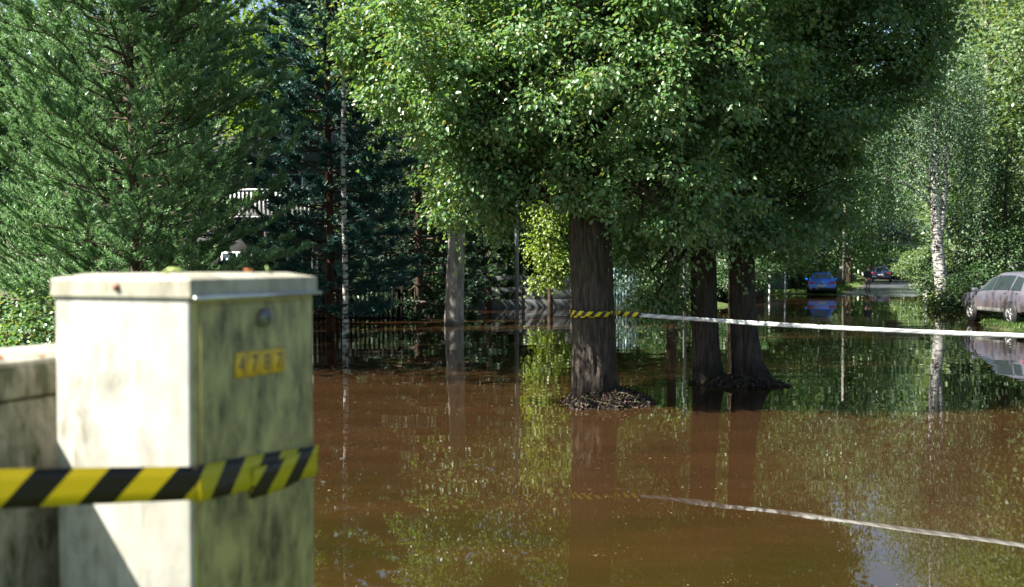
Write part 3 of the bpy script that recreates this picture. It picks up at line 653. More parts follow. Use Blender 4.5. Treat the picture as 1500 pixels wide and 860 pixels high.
# the leaning birch at the flooded road edge
rg = np.random.default_rng(52); x0 = PX(1382, 46)
def birch_at_road():
    t = thing('birch_tree', 'leaning white birch trunk standing at the water edge by the road', 'tree', (x0, 46, -.3))
    trunk_mesh([(0, 0, 0), (-.08, 0, 1.2), (-.28, 0, 3), (-.45, 0, 5.5), (-.5, .1, 9), (-.4, 0, 14)], [.36, .30, .26, .22, .16, .04], 18, .035, .25, rg, 60).build('trunk', M['birch'], t, True)
    m = MB(); m.tube(np.array([(-.3, -.1, 2.6), (-.12, -.1, 4.2), (-.02, -.1, 6.2), (.1, -.1, 9)]), [.15, .13, .11, .05], 10); m.build('second_stem', M['birch'], t, True)
    P, D = lobe_sprays([(-2.0, .2, 9, 1.7, 1.5, 1.8), (.6, .3, 9.8, 1.7, 1.6, 1.8), (-.8, -.8, 11.5, 2, 1.8, 1.8), (-2.9, .3, 7.3, 1.2, 1.2, 1.3), (1.2, 0, 7.6, 1.1, 1.1, 1.2)], 20, rg, gap=.6)
    m = MB()
    for q in P[::9]: m.tube(limb_path((-.45, .05, max(4, q[2] - 1.4)), q, rg, 5), np.linspace(.045, .008, 5), 5, cap=False)
    m.build('branches', M['birch'], t, True)
    m = MB(); m.add(*spray_leaves(P, D, 12, .3, .13, rg))
    idx = rg.choice(len(P), min(420, len(P)), replace=False); n = 44; rep = np.repeat(idx, n)
    h_ = np.tile(np.linspace(0, 1, n), len(idx)) * np.repeat(rg.uniform(1.6, 5.0, len(idx)), n)
    pos = P[rep] + np.stack([rg.normal(size=len(rep)) * .06, rg.normal(size=len(rep)) * .06, -h_], -1)
    m.add(*leaves(pos, rg.normal(size=(len(rep), 3)) * .6 + np.array([0, 0, -1]), rg.normal(size=(len(rep), 3)), .1, .06))
    c = m.build('crown', M['birch_leaf'], t); c['kind'] = 'stuff'
birch_at_road()

def shrub(label, px, d, w_, h_, mat, seed, leaf=.12, dens=30, name='shrub', group=None, z=None):
    q = np.random.default_rng(seed); x = PX(px, d); zb = float(gz(x, d)) if z is None else z
    t = thing(name, label, 'shrub', (x, d, zb), 0, group)
    lobes = [(q.uniform(-.45, .45) * w_, q.uniform(-.4, .4) * w_, h_ * q.uniform(.3, .72), w_ * q.uniform(.28, .42), w_ * q.uniform(.28, .42), h_ * q.uniform(.22, .36)) for _ in range(7)]
    P, D = lobe_sprays(lobes, dens, q); m = MB()
    for p in P[::5]: m.tube(limb_path((p[0] * .15, p[1] * .15, 0), p, q, 4), [.02, .014, .009, .004], 4, cap=False)
    m.build('stems', M['bark_dark'], t)
    m = MB(); m.add(*spray_leaves(P, D, 11, .17, leaf, q)); c = m.build('foliage', mat, t); c['kind'] = 'stuff'
shrub('pale green bush at the far side of the road end', 1372, 84, 4.6, 3.0, M['willow_leaf'], 61, .2)
shrub('pale bush overhanging the road just beyond the leaning birch', 1386, 62, 3.0, 2.6, M['willow_leaf'], 62, .16)
shrub('leafy bush at the foot of the leaning birch beside the muddy SUV', 1402, 44.5, 1.8, 1.5, M['lime_leaf'], 63, .12)
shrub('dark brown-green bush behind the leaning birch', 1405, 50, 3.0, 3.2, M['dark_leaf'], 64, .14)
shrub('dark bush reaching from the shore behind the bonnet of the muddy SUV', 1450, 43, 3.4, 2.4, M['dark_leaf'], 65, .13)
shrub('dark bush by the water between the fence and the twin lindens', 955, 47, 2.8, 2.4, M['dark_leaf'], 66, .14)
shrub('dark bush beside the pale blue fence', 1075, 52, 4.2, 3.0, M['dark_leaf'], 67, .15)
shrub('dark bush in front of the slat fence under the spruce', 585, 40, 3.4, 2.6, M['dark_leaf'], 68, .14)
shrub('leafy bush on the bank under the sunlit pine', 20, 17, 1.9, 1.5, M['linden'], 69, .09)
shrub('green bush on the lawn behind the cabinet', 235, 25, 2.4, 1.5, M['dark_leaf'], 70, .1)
shrub('pale bush closing the road end before the pale house', 1345, 114, 6.0, 3.2, M['birch_leaf'], 73, .26)
shrub('green bush beside the brown board fence at the road end', 1300, 118, 6.5, 4.5, M['linden'], 74, .26)
shrub('green shrub behind the blue hatchback', 1150, 74, 4.5, 3.2, M['linden'], 71, .2)

# ------------------------------------------------------------------ clipped hedge beyond the dark fence
def hedge():
    c = R0 + RD * 26; d = c.y; x = c.x - 6.4
    t = thing('hedge', 'clipped hedge with a flat sunlit top behind the navy car', 'hedge', (x, d, float(gz(x, d))), math.atan2(RD.y, RD.x) - PI / 2)
    m = MB(); m.box(-.5, .5, -9, 9, 0, 2.2); m.build('stems', M['dark_board'], t)
    q = np.random.default_rng(72); n = 9000; f = q.integers(0, 4, n); P = np.stack([q.uniform(-.6, .6, n), q.uniform(-9.1, 9.1, n), q.uniform(0, 2.35, n)], -1)
    P[f == 0, 2] = 2.32 + q.normal(size=(f == 0).sum()) * .04; P[f == 1, 0] = .6; P[f == 2, 0] = -.6; P[f == 3, 1] = -9.1
    nn = np.zeros((n, 3)); nn[f == 0, 2] = 1; nn[f == 1, 0] = 1; nn[f == 2, 0] = -1; nn[f == 3, 1] = -1
    m = MB(); m.add(*leaves(P, q.normal(size=(n, 3)), nn + q.normal(size=(n, 3)) * .5, .2, .14)); c_ = m.build('foliage', M['hedge'], t); c_['kind'] = 'stuff'
hedge()

# ------------------------------------------------------------------ the cabinets on the bank
CA = Vector((-.643, 1.98)); CROT = math.atan2(-.350, .937); GB = .40
ex, ey = Vector((.937, -.350)), Vector((.350, .937))
def cw(lx, ly, z): p = CA + ex * lx + ey * ly; return (p.x, p.y, z)      # cabinet frame -> world
cab = thing('utility_cabinet', 'tall cream utility cabinet with algae-stained door, wrapped in yellow and black tape', 'cabinet', (CA.x, CA.y, GB), CROT)
part_box('body', M['cab'], cab, -.345, 0, 0, .460, -.1, 1.885 - GB, bev=.006)
part_box('door_frame', M['cab_frame'], cab, -.002, .0012, .008, .453, 0, 1.878 - GB, bev=.001)
door = part_box('door', M['cab_door'], cab, -.004, .0050, .026, .446, .06, 1.868 - GB, bev=.003)
part_box('door_edge', M['cab_frame'], door, -.002, .0056, .0262, .031, .06, 1.866 - GB)
lock = MB(); lock.lathe([(0, .012), (.010, .012), (.011, .009), (.019, .008), (.020, 0), (.0205, -.004)], 20, 'x', (.008, .244, 1.833 - GB)); lk = lock.build('lock', plain('dull_lock_metal', (.2, .2, .19), .55, .7), door, True)
kh = MB(); kh.box(.0195, .0215, .2415, .2465, 1.827 - GB, 1.839 - GB); kh.build('keyhole', M['black'], lk)
# lid: low hipped cap with a lip
def lid(parent, x0, x1, y0, y1, z0, z1, rise, mat, lipmat):
    V = [(x0, y0, z0), (x1, y0, z0), (x1, y1, z0), (x0, y1, z0), (x0, y0, z1), (x1, y0, z1), (x1, y1, z1), (x0, y1, z1)]
    i = .05; V += [(x0 + i, y0 + i, z1 + rise), (x1 - i, y0 + i, z1 + rise), (x1 - i, y1 - i, z1 + rise), (x0 + i, y1 - i, z1 + rise)]
    Q = [(0, 3, 2, 1), (0, 1, 5, 4), (1, 2, 6, 5), (2, 3, 7, 6), (3, 0, 4, 7), (4, 5, 9, 8), (5, 6, 10, 9), (6, 7, 11, 10), (7, 4, 8, 11), (8, 9, 10, 11)]
    bm = bmesh.new(); vs = [bm.verts.new(v) for v in V]
    for q in Q: bm.faces.new([vs[k] for k in q])
    bmesh.ops.bevel(bm, geom=bm.edges[:], offset=.002, segments=1, affect='EDGES')
    me = bpy.data.meshes.new('lid'); bm.to_mesh(me); bm.free(); o = obj('lid', me, mat, parent)
    m = MB(); m.box(x1 + .0005, x1 + .010, y0 + .004, y1 + .004, z0 - .004, z0 + .004); m.build('drip_edge', lipmat, o)
    return o
ld = lid(cab, -.351, .0095, -.006, .466, 1.883 - GB, 1.921 - GB, .011, M['cab_lid'], M['steel'])
rv = MB(); rv.lathe([(0, .006), (.006, .005), (.009, 0)], 12, 'y', (0, 0, 0))
rv = MB(); rv.lathe([(.009, 0), (.007, -.005), (0, -.007)], 12, 'y', (-.175, -.0065, 1.905 - GB)); rv.build('rivet', plain('rusty_rivet', (.22, .1, .06), .7), ld, True)
# number stickers
for k, ch in enumerate('4787'):
    y0 = .138 + k * .0468; s_ = part_box('number_sticker', M['yellow_sticker'], door, .0072, .0080, y0, y0 + .0458, 1.709 - GB - k * .001, 1.763 - GB - k * .001)
    fc = bpy.data.curves.new('digit', 'FONT'); fc.body = ch; fc.size = .052; fc.align_x = 'CENTER'; fc.extrude = .0002
    tmp = bpy.data.objects.new('digit_curve', fc); col.objects.link(tmp)
    me = bpy.data.meshes.new_from_object(tmp.evaluated_get(bpy.context.evaluated_depsgraph_get())); bpy.data.objects.remove(tmp); bpy.data.curves.remove(fc)
    me.name = 'digit'; me.materials.clear()
    me.transform(Matrix.Translation((.0084, y0 + .023, 1.718 - GB - k * .001)) @ Matrix(((0, 0, 1, 0), (1, 0, 0, 0), (0, 1, 0, 0), (0, 0, 0, 1))))
    obj('digit', me, M['ink'], s_)
# lower, older box
ob = thing('utility_box', 'lower weathered green-stained utility box next to the tall cabinet', 'cabinet', (CA.x, CA.y, GB), CROT)
part_box('body', M['cab_old'], ob, -.775, -.462, -.35, .44, -.1, 1.655 - GB, bev=.006)
part_box('lid', M['cab_old'], ob, -.79, -.4545, -.36, .455, 1.659 - GB, 1.728 - GB, bev=.006)
part_box('lid_cap', M['cab_lid'], ob, -.785, -.46, -.355, .45, 1.726 - GB, 1.741 - GB, bev=.005)
part_box('door', M['cab_old'], ob, -.75, -.49, -.357, -.351, .08, 1.62 - GB, bev=.002)

def fallen_leaf(label, p, rz, size, mat, tilt=.25):
    m = MB(); n = 10; V = [(0, 0, 0)]
    for k in range(n): a = k * 2 * PI / n; r_ = size * (.45 + .25 * (k % 2)) * (1.25 if k == 0 else 1); V.append((r_ * math.cos(a), r_ * .7 * math.sin(a), .16 * size * abs(math.sin(a)) + .1 * size * math.cos(a) * (k % 3 - 1)))
    m.add(V, None, [(0, 1 + k, 1 + (k + 1) % n) for k in range(n)]); me = m.mesh('fallen_leaf')
    o = obj('fallen_leaf', me, mat); o.location = p; o.rotation_euler = (tilt, -tilt * .4, rz); tag(o, label, 'leaf')
    sm_ = o.modifiers.new('thickness', 'SOLIDIFY'); sm_.thickness = .0012
    return o
fallen_leaf('pale green leaf lying near the middle of the tall cabinet lid', cw(-.12, .10, 1.936), .4, .036, M['green_leaf'], .1)
fallen_leaf('small light green leaf curled up on the tall cabinet lid edge', cw(-.04, .33, 1.938), 1.9, .022, M['green_leaf'], .9)
fallen_leaf('small orange leaf on the tall cabinet lid', cw(-.05, .27, 1.937), 2.6, .018, M['orange_leaf'], .2)
fallen_leaf('orange leaf at the rim of the weathered lower box', cw(-.50, -.01, 1.746), .9, .03, M['orange_leaf'], .3)
fallen_leaf('rust-brown leaf on the weathered lower box against the tall cabinet', cw(-.49, .10, 1.745), 2.2, .022, M['orange_leaf'], .2)

# ------------------------------------------------------------------ tapes
def ribbon(name, pts, width, mat, parent=None, tilt=0.0, sub=8, flutter=0.0, seed=0, u0=0.0, wid_dir=None):
    """a strip of tape through world points; width stands upright"""
    q = np.random.default_rng(seed); P = np.array(pts, float); t = np.arange(len(P)); tt = np.linspace(0, len(P) - 1, (len(P) - 1) * sub + 1)
    C = np.stack([np.interp(tt, t, P[:, k]) for k in range(3)], -1)
    W = np.interp(tt, t, np.broadcast_to(np.asarray(width, float), (len(P),)))
    s = np.concatenate([[0], np.cumsum(np.linalg.norm(np.diff(C, axis=0), axis=1))])
    T = unit(np.gradient(C, axis=0)); side = unit(np.cross(T, [0, 0, 1]))
    ph = q.uniform(0, 6, 3); a = flutter * (np.sin(s * 2.3 + ph[0]) + .6 * np.sin(s * 5.1 + ph[1])) + np.broadcast_to(tilt, s.shape)
    upv = np.array([0, 0, 1]) * np.cos(a)[:, None] + side * np.sin(a)[:, None]
    rows = 4; V, UV = [], []
    for r_ in range(rows):
        f = r_ / (rows - 1) - .5; bulge = flutter * .01 * np.sin(s * 3 + f * 5)
        V.append(C + upv * (W * f)[:, None] + side * bulge[:, None]); UV.append(np.stack([s + u0, np.full(len(s), f + .5)], -1))
    n = len(s); ii = (np.arange(rows - 1)[:, None] * n + np.arange(n - 1)[None, :])
    me = mesh_data(name, np.vstack(V), np.stack([ii, ii + 1, ii + n + 1, ii + n], -1).reshape(-1, 4), uv=np.vstack(UV))
    o = obj(name, me, mat, parent, True); md = o.modifiers.new('thickness', 'SOLIDIFY'); md.thickness = .0006; md.offset = 0
    return o
tp = thing('hazard_tape', 'yellow and black striped tape stretched from the bank and stuck round the tall cabinet', 'tape', cw(0, 0, 1.5))
def tl(*p): o = tp.location; return [(a - o.x, b - o.y, c - o.z) for a, b, c in p]
ribbon('stretched_strip', tl(cw(-.62, -1.20, 1.74), cw(-.30, -.62, 1.60), cw(-.152, -.313, 1.556), cw(-.06, -.12, 1.530), cw(.004, -.004, 1.514), cw(.012, .004, 1.512)), [.072, .072, .07, .069, .068, .068], M['tape'], tp, sub=8, flutter=.03)
ribbon('stuck_strip', tl(cw(.0125, .004, 1.512), cw(.0118, .10, 1.505), cw(.0130, .22, 1.497), cw(.0125, .34, 1.486), cw(.0128, .454, 1.475), cw(.004, .4645, 1.473), cw(-.16, .466, 1.47), cw(-.33, .464, 1.47)), .072, M['tape'], tp, sub=5, flutter=.06, seed=5, u0=.03)
ribbon('loose_overlap', tl(cw(.0150, .185, 1.474), cw(.0185, .25, 1.474), cw(.0165, .33, 1.474), cw(.0150, .40, 1.478), cw(.0145, .452, 1.492)), [.066, .070, .074, .066, .05], M['tape'], tp, sub=6, flutter=.12, seed=8, u0=.08)
# stake outside the view that holds the far end of that tape
st = thing('wooden_stake', 'short wooden stake on the bank holding the end of the hazard tape', 'stake', cw(-.63, -1.22, GB))
m = MB(); m.tube([(0, 0, -.2), (0, 0, .7), (0, 0, 1.4)], [.022, .022, .02], 8); m.build('stake_body', M['wood_pole'], st)

# tape round the linden and away to the side
tt_ = thing('barrier_tape', 'pale barrier tape stretched over the water from the taped linden to the side', 'tape', (bx, by, 1.27))
def tw(*p): return [(a - bx, b - by, c - 1.27) for a, b, c in p]
def ring(r_, z0, z1, a0, a1, n=26): return [(bx - .02 + r_ * math.cos(a), by + r_ * math.sin(a), z0 + (z1 - z0) * k / (n - 1)) for k, a in enumerate(np.linspace(a0, a1, n))]
hz = thing('hazard_tape', 'yellow and black tape wound round the big linden trunk', 'tape', (bx, by, 1.27))
ribbon('wound_strip', tw(*ring(.322, 1.235, 1.285, PI * .75, PI * 2.06)), .075, M['tape_far'], hz, sub=2, seed=1)
ribbon('wound_strip', tw(*ring(.331, 1.305, 1.262, PI * .6, PI * 1.75)), .072, M['tape_far'], hz, sub=2, seed=2, u0=.03)
E1 = (bx + .30, by - .10, 1.275); E2 = (5.66, 11.0, 1.165); E3 = (8.4, 9.2, 1.20)
def lerp(a, b, f, sag=0): return tuple(a[k] + (b[k] - a[k]) * f - (sag * 4 * f * (1 - f) if k == 2 else 0) for k in range(3))
ribbon('tail_strip', tw(*[lerp(E1, E2, f, .03) for f in np.linspace(0, .075, 5)]), .074, M['tape_far'], hz, sub=4, flutter=.15, seed=3, u0=.05)
ribbon('pale_strip', tw(*[lerp(E1, E2, f, .03) for f in np.linspace(.07, 1, 18)], *[lerp(E2, E3, f) for f in np.linspace(.1, 1, 6)]), .056, M['tape_white'], tt_, sub=5, flutter=.22, seed=4)
st = thing('wooden_stake', 'tall wooden stake in the shallows holding the end of the pale barrier tape', 'stake', (8.42, 9.2, -.4))
m = MB(); m.tube([(0, 0, -.3), (0, 0, .9), (.01, 0, 1.75)], [.03, .03, .028], 8); m.build('stake_body', M['wood_pole'], st)

# ------------------------------------------------------------------ poles and posts
def pole(name, label, cat, px, d, h, r, mat, head=False, group=None, lean=0):
    x = PX(px, d); z = float(gz(x, d)) - .1; t = thing(name, label, cat, (x, d, z), 0, group)
    m = MB(); m.tube([(0, 0, 0), (lean * .5, 0, h * .5), (lean, 0, h)], [r, r * .92, r * .75], 12); m.build('shaft', mat, t, True)
    c = MB(); c.lathe([(r * .9, h - .02), (r * .9, h + .015), (0, h + .05)], 12, 'z', (lean, 0, 0)); c.build('cap', mat, t)
    if head:
        a = MB(); a.tube([(0, 0, h - .1), (0, -.3, h + .25), (0, -1.1, h + .35)], [.03, .03, .03], 8); ar = a.build('lamp_arm', mat, t, True)
        b = MB(); b.box(-.12, .12, -1.65, -1.05, h + .30, h + .42, bev=.03); b.build('lamp_head', M['zinc_pole'], ar)
    return t
pole('lamp_post', 'grey steel lamp post in the water by the grey panel fence', 'lamp post', 757, 39, 8.5, .085, M['zinc_pole'], True)
pole('utility_pole', 'pale wooden utility pole behind the navy car', 'pole', 1277, 104, 9.5, .16, M['wood_pole'])
pole('utility_pole', 'weathered utility pole in front of the clipped hedge near the blue hatchback', 'pole', 1236, 82, 9.0, .13, M['wood_pole'])
pole('marker_post', 'short white post in the water near the blue hatchback', 'post', 1127, 57, 1.25, .06, M['white_post'])
pole('marker_post', 'taller grey post in the water next to the blue hatchback', 'post', 1150, 58, 2.0, .055, M['zinc_pole'])
pole('marker_post', 'short white post in the water beside the leaning birch', 'post', 1357, 47, 1.15, .055, M['white_post'])
pole('fence_post', 'white fence post in front of the grey panel fence', 'post', 715, 44, 1.75, .055, M['white_post'])
pole('fence_post', 'thin grey post by the near-black spruce', 'post', 699, 44.4, 1.7, .04, M['zinc_pole'])
pole('utility_pole', 'grey pole standing behind the drooping leaves of the twin lindens', 'pole', 1003, 42, 8, .07, M['zinc_pole'])

# ------------------------------------------------------------------ fences
def slat_fence(label, a, b, h, mat, post_mat, pitch=.13, w_=.09, z0=None, cat='fence', seed=0, top=0.03, rails=2, name='fence', group=None):
    q = random.Random(seed); a, b = Vector(a), Vector(b); L_ = (b - a).length; rz = math.atan2(b.y - a.y, b.x - a.x)
    z = max(0.0, float(gz((a.x + b.x) / 2, (a.y + b.y) / 2))) - .25 if z0 is None else z0
    t = thing(name, label, cat, (a.x, a.y, z), rz, group)
    m = MB(); m.box(-w_ / 2, w_ / 2, -.012, .012, .12, h); me = m.mesh('slat'); me.materials.append(mat)
    n = int(L_ / pitch)
    for k in range(n):
        o = obj('slat', me, None, t); o.location = (pitch * (k + .5), -.035, q.uniform(-top, top)); o.rotation_euler = (0, q.uniform(-.01, .01), 0)
    m = MB(); m.box(0, L_, -.02, .02, -.04, .04); mr = m.mesh('rail'); mr.materials.append(mat)
    for k in range(rails): o = obj('rail', mr, None, t); o.location = (0, 0, .3 + (h - .55) * k / max(1, rails - 1))
    m = MB(); m.box(-.05, .05, .03, .13, -.2, h + .06); mp = m.mesh('post'); mp.materials.append(post_mat)
    for k in range(int(L_ / 2.4) + 1): o = obj('post', mp, None, t); o.location = (min(L_, k * 2.4), 0, 0)
    return t
def panel_fence(label, a, b, h, mat, pw=2.3):
    a, b = Vector(a), Vector(b); L_ = (b - a).length; rz = math.atan2(b.y - a.y, b.x - a.x); t = thing('fence', label, 'fence', (a.x, a.y, -.15), rz)
    n = max(1, round(L_ / pw)); pw = L_ / n
    for k in range(n):
        for r_ in range(3):
            part_box('panel', mat, t, k * pw + .07, (k + 1) * pw - .07, -.03, .03, r_ * h / 3 + .006, (r_ + 1) * h / 3 - .006, bev=.006)
    for k in range(n + 1): part_box('post', M['concrete'], t, k * pw - .065, k * pw + .065, -.07, .07, -.2, h + .08, bev=.01)
    return t
panel_fence('low grey concrete panel fence at the water edge behind the lamp post', (PX(688, 45.5), 45.5), (PX(838, 45.5), 45.5), 1.6, M['concrete'])
slat_fence('dark picket fence in the shade under the teal pine', (-13.5, 34.5), (-3.6, 34.5), 1.5, M['shade_board'], M['shade_board'], .16, .085, z0=-.2, seed=1)
slat_fence('pale blue slatted metal fence beside the taped linden trunk', (PX(893, 44), 44), (PX(937, 44), 44), 2.0, M['blue_metal'], M['blue_metal'], .135, .07, z0=-.2, seed=2, top=.0)
slat_fence('dark board fence between the pale blue fence and the marker posts', (PX(941, 47), 47), (PX(1120, 61), 61), 1.7, M['dark_board'], M['dark_board'], .17, .15, z0=-.15, seed=3)
fa = R0 + RD * 4 + Vector((-RD.y, RD.x)) * 5.2; fb = R0 + RD * 16 + Vector((-RD.y, RD.x)) * 5.0; fc_ = R0 + RD * 33 + Vector((-RD.y, RD.x)) * 4.8
slat_fence('green-grey board fence behind the blue hatchback', (PX(1120, 68), 68), (fb.x, fb.y), 1.75, M['green_board'], M['green_board'], .2, .18, seed=4)
slat_fence('dark board fence along the verge beside the navy car', (fb.x + .1, fb.y + .2), (fc_.x, fc_.y), 1.7, M['dark_board'], M['concrete'], .2, .17, seed=5)
slat_fence('brown board fence beyond the road end under pale bushes', (PX(1312, 112), 112), (PX(1352, 108), 108), 1.5, M['dark_board'], M['dark_board'], .2, .18, seed=6)

# ------------------------------------------------------------------ houses
def house(label, loc, rz, w_, d_, h_, wall, wins, roof_h=2.4, balcony=False):
    t = thing('house', label, 'house', loc, rz)
    part_box('wall', wall, t, 0, w_, 0, d_, -.3, h_)
    m = MB(); V = [(-.5, -.6, h_), (w_ + .5, -.6, h_), (w_ + .5, d_ + .6, h_), (-.5, d_ + .6, h_), (-.5, d_ / 2, h_ + roof_h), (w_ + .5, d_ / 2, h_ + roof_h)]
    m.add(V, [(0, 1, 5, 4), (2, 3, 4, 5), (0, 3, 2, 1)], [(0, 4, 3), (1, 2, 5)]); rf = m.build('roof', M['roof'], t)
    part_box('chimney', wall, rf, w_ * .6, w_ * .6 + .5, d_ * .4, d_ * .4 + .5, h_ + .5, h_ + roof_h + .7)
    for (x0_, x1_, z0_, z1_) in wins:
        fr = part_box('window', M['white_paint'], t, x0_ - .06, x1_ + .06, -.03, .0, z0_ - .06, z1_ + .06)
        mid = (x0_ + x1_) / 2
        part_box('pane', M['glass'], fr, x0_, mid - .03, -.036, -.031, z0_, z1_); part_box('pane', M['glass'], fr, mid + .03, x1_, -.036, -.031, z0_, z1_)
    if balcony:
        x0_, x1_ = balcony
        part_box('canopy', M['roof'], t, x0_, x1_, -1.6, -.002, 3.55, 3.72)
        n = int((x1_ - x0_) / .24)
        for k in range(n): part_box('canopy_tile', M['tile_lip'], t, x0_ + k * .24 + .01, x0_ + k * .24 + .23, -1.66, -1.45, 3.724, 3.80, bev=.02)
        part_box('balcony_rail', M['white_paint'], t, x0_, x1_, -1.45, -1.38, 4.86, 4.93)
        for k in range(int((x1_ - x0_) / .17)): part_box('baluster', M['white_paint'], t, x0_ + k * .17 + .02, x0_ + k * .17 + .09, -1.43, -1.40, 3.86, 4.858)
        for xx in (x0_ + .06, (x0_ + x1_) / 2, x1_ - .06): part_box('balcony_post', M['dark_board'], t, xx - .05, xx + .05, -1.5, -1.4, -.3, 3.548)
    return t
hx = PX(350, 41)
house('grey house with a white balcony rail glimpsed between the pines', (hx - 4.5, 42.5, .15), 0, 8.5, 8, 6.2, M['wall_grey'], [(3.2, 4.4, 4.2, 5.6), (5.6, 6.8, 4.2, 5.6), (3.4, 4.6, 1.0, 2.3), (6.2, 7.4, 1.0, 2.3)], balcony=(3.6, 7.6))
house('pale house half hidden by bushes beyond the end of the road', (PX(1306, 122), 122, .3), .12, 7.5, 7, 4.6, M['wall_white'], [(.8, 1.9, 1.4, 2.6), (3.0, 4.2, 1.4, 2.6), (5.4, 6.5, 1.4, 2.6)])

# ------------------------------------------------------------------ cars
def car(name, label, loc, rz, paintm, st, L_, wheels, wr, glass_side, glass_front, glass_rear, plate_z=.75, lamp=(.62, .85, .75), group=None, spoiler=False, cladding=False):
    """st: stations (x from the rear, bottom z, belt z, top z, half width low, at belt, at roof edge)"""
    t = thing(name, label, 'car', loc, rz, group); S = np.array(st, float); xs = np.linspace(0, L_, 72)
    A = np.stack([np.interp(xs, S[:, 0], S[:, k]) for k in range(1, 7)], -1)
    for _ in range(2): B = A.copy(); B[1:-1] = A[:-2] * .25 + A[1:-1] * .5 + A[2:] * .25; A = B
    def sec(x):
        zb, zs, zr, wb, ws, wt = [np.interp(x, xs, A[:, k]) for k in range(6)]
        zt = max(zr, zs + .01); zz = zs + (zt - zs) * .9
        return np.array([(0, zb), (wb * .85, zb), (wb, zb + .07), (ws, zb + (zs - zb) * .5), (ws * .985, zs - .06), (ws * .95, zs), (wt, zz), (wt * .86, zt - .01), (wt * .45, zt + .02), (0, zt + .028)])
    nv = 10; R_ = []
    for x in xs:
        s_ = sec(x); R_.append(np.vstack([[(x, y, z) for y, z in s_], [(x, -y, z) for y, z in s_[-2:0:-1]]]))
    k_ = len(R_[0]); V = np.vstack(R_); i = np.arange(len(xs) - 1)[:, None] * k_; j = np.arange(k_)[None, :]; j2 = (j + 1) % k_
    Q = np.stack([i + j, i + k_ + j, i + k_ + j2, i + j2], -1).reshape(-1, 4)
    V = np.vstack([V, R_[0].mean(0), R_[-1].mean(0)]); n0 = len(V) - 2; jj = np.arange(k_); j3 = (jj + 1) % k_
    T = np.vstack([np.stack([np.full(k_, n0), jj, j3], 1), np.stack([np.full(k_, n0 + 1), (len(xs) - 1) * k_ + j3, (len(xs) - 1) * k_ + jj], 1)])
    body = obj('body', mesh_data('body', V - np.array([L_ / 2, 0, 0]), Q, T), paintm, t, True)
    body.data.set_sharp_from_angle(angle=math.radians(38))
    def patch(nm, x0, x1, seg0, seg1, f0, f1, mat, side=1, off=.008, taper=(0, 0), par=None, nx_=8, nv_=4):
        """a pane lying on the body between two section points"""
        rows = []
        for a in np.linspace(0, 1, nx_):
            r_ = []
            for b in np.linspace(0, 1, nv_):
                x = x0 + taper[0] * b + (x1 - taper[1] * b - x0 - taper[0] * b) * a; s_ = sec(x); f = f0 + (f1 - f0) * b; u = seg0 + (seg1 - seg0) * f
                i0 = min(int(u), 8); p = s_[i0] + (s_[i0 + 1] - s_[i0]) * (u - i0); r_.append((x, p[0] * side, p[1]))
            rows.append(r_)
        P = np.array(rows); n = np.cross(np.gradient(P, axis=0), np.gradient(P, axis=1)); n = unit(n); c0 = np.array([L_ / 2, 0, .6]); n *= np.sign(((P - c0) * n).sum(-1, keepdims=True) + 1e-9)
        P = P + n * off - np.array([L_ / 2, 0, 0]); ii = np.arange(nx_ - 1)[:, None] * nv_ + np.arange(nv_ - 1)[None, :]
        return obj(nm, mesh_data(nm, P, np.stack([ii, ii + 1, ii + nv_ + 1, ii + nv_], -1).reshape(-1, 4)), mat, par or t, True)
    for sd in (1, -1):
        for (x0, x1, ta, tb) in glass_side: patch('side_window', x0, x1, 5, 6, .10, .92, M['glass'], sd, taper=(ta, tb))
        x0 = glass_side[0][0]
        for (xa, xb, _, _) in glass_side[:2]:
            d_ = patch('door_seam', xa - .04, xa - .025, 2, 5, .3, 1, M['black'], sd, .004, nx_=2); patch('door_handle', xa + .08, xa + .26, 4, 5, .2, .75, paintm, sd, .025, par=d_, nx_=3, nv_=3)
        if cladding: patch('sill_trim', wheels[0] + wr + .05, wheels[1] - wr - .05, 2, 3, -.2, .42, M['grey_board'], sd, .02)
    def top_patch(nm, x0, x1, wid=.86):
        rows = []
        for a in np.linspace(0, 1, 8):
            x = x0 + (x1 - x0) * a; s_ = sec(x); yy = np.linspace(-1, 1, 9) * s_[7][0] * wid; rows.append([(x, y, np.interp(abs(y), s_[[9, 8, 7], 0], s_[[9, 8, 7], 1])) for y in yy])
        P = np.array(rows); n = unit(np.cross(np.gradient(P, axis=0), np.gradient(P, axis=1))); n *= np.sign(n[..., 2:3] + 1e-9)
        P = P + n * .01 - np.array([L_ / 2, 0, 0]); ii = np.arange(7)[:, None] * 9 + np.arange(8)[None, :]
        return obj(nm, mesh_data(nm, P, np.stack([ii, ii + 1, ii + 10, ii + 9], -1).reshape(-1, 4)), M['glass'], t, True)
    top_patch('windscreen', *glass_front, 1.08); top_patch('rear_window', *glass_rear, 1.0)
    hw = float(S[:, 5].max())
    tm = MB(); tw_ = .21
    tm.lathe([(wr * .62, -tw_ / 2), (wr * .9, -tw_ / 2), (wr, -tw_ * .32), (wr, tw_ * .32), (wr * .9, tw_ / 2), (wr * .62, tw_ / 2)], 28, 'y'); tme = tm.mesh('tyre'); tme.materials.append(M['rubber'])
    rm = MB(); rm.lathe([(wr * .63, -tw_ * .42), (wr * .60, -tw_ * .5), (wr * .55, -tw_ * .3), (wr * .53, 0)], 28, 'y')
    for k in range(5):
        a = k * 2 * PI / 5; c_, s_ = math.cos(a), math.sin(a)
        Vb = [(u, v, ) for u in (.0, wr * .6) for v in (-.035, .035)]
        B8 = [(u * c_ - v * s_, yy, u * s_ + v * c_) for yy in (-tw_ * .40, -tw_ * .25) for u, v in Vb]
        rm.add(B8, [(0, 1, 3, 2), (4, 6, 7, 5), (0, 2, 6, 4), (1, 5, 7, 3), (0, 4, 5, 1), (2, 3, 7, 6)])
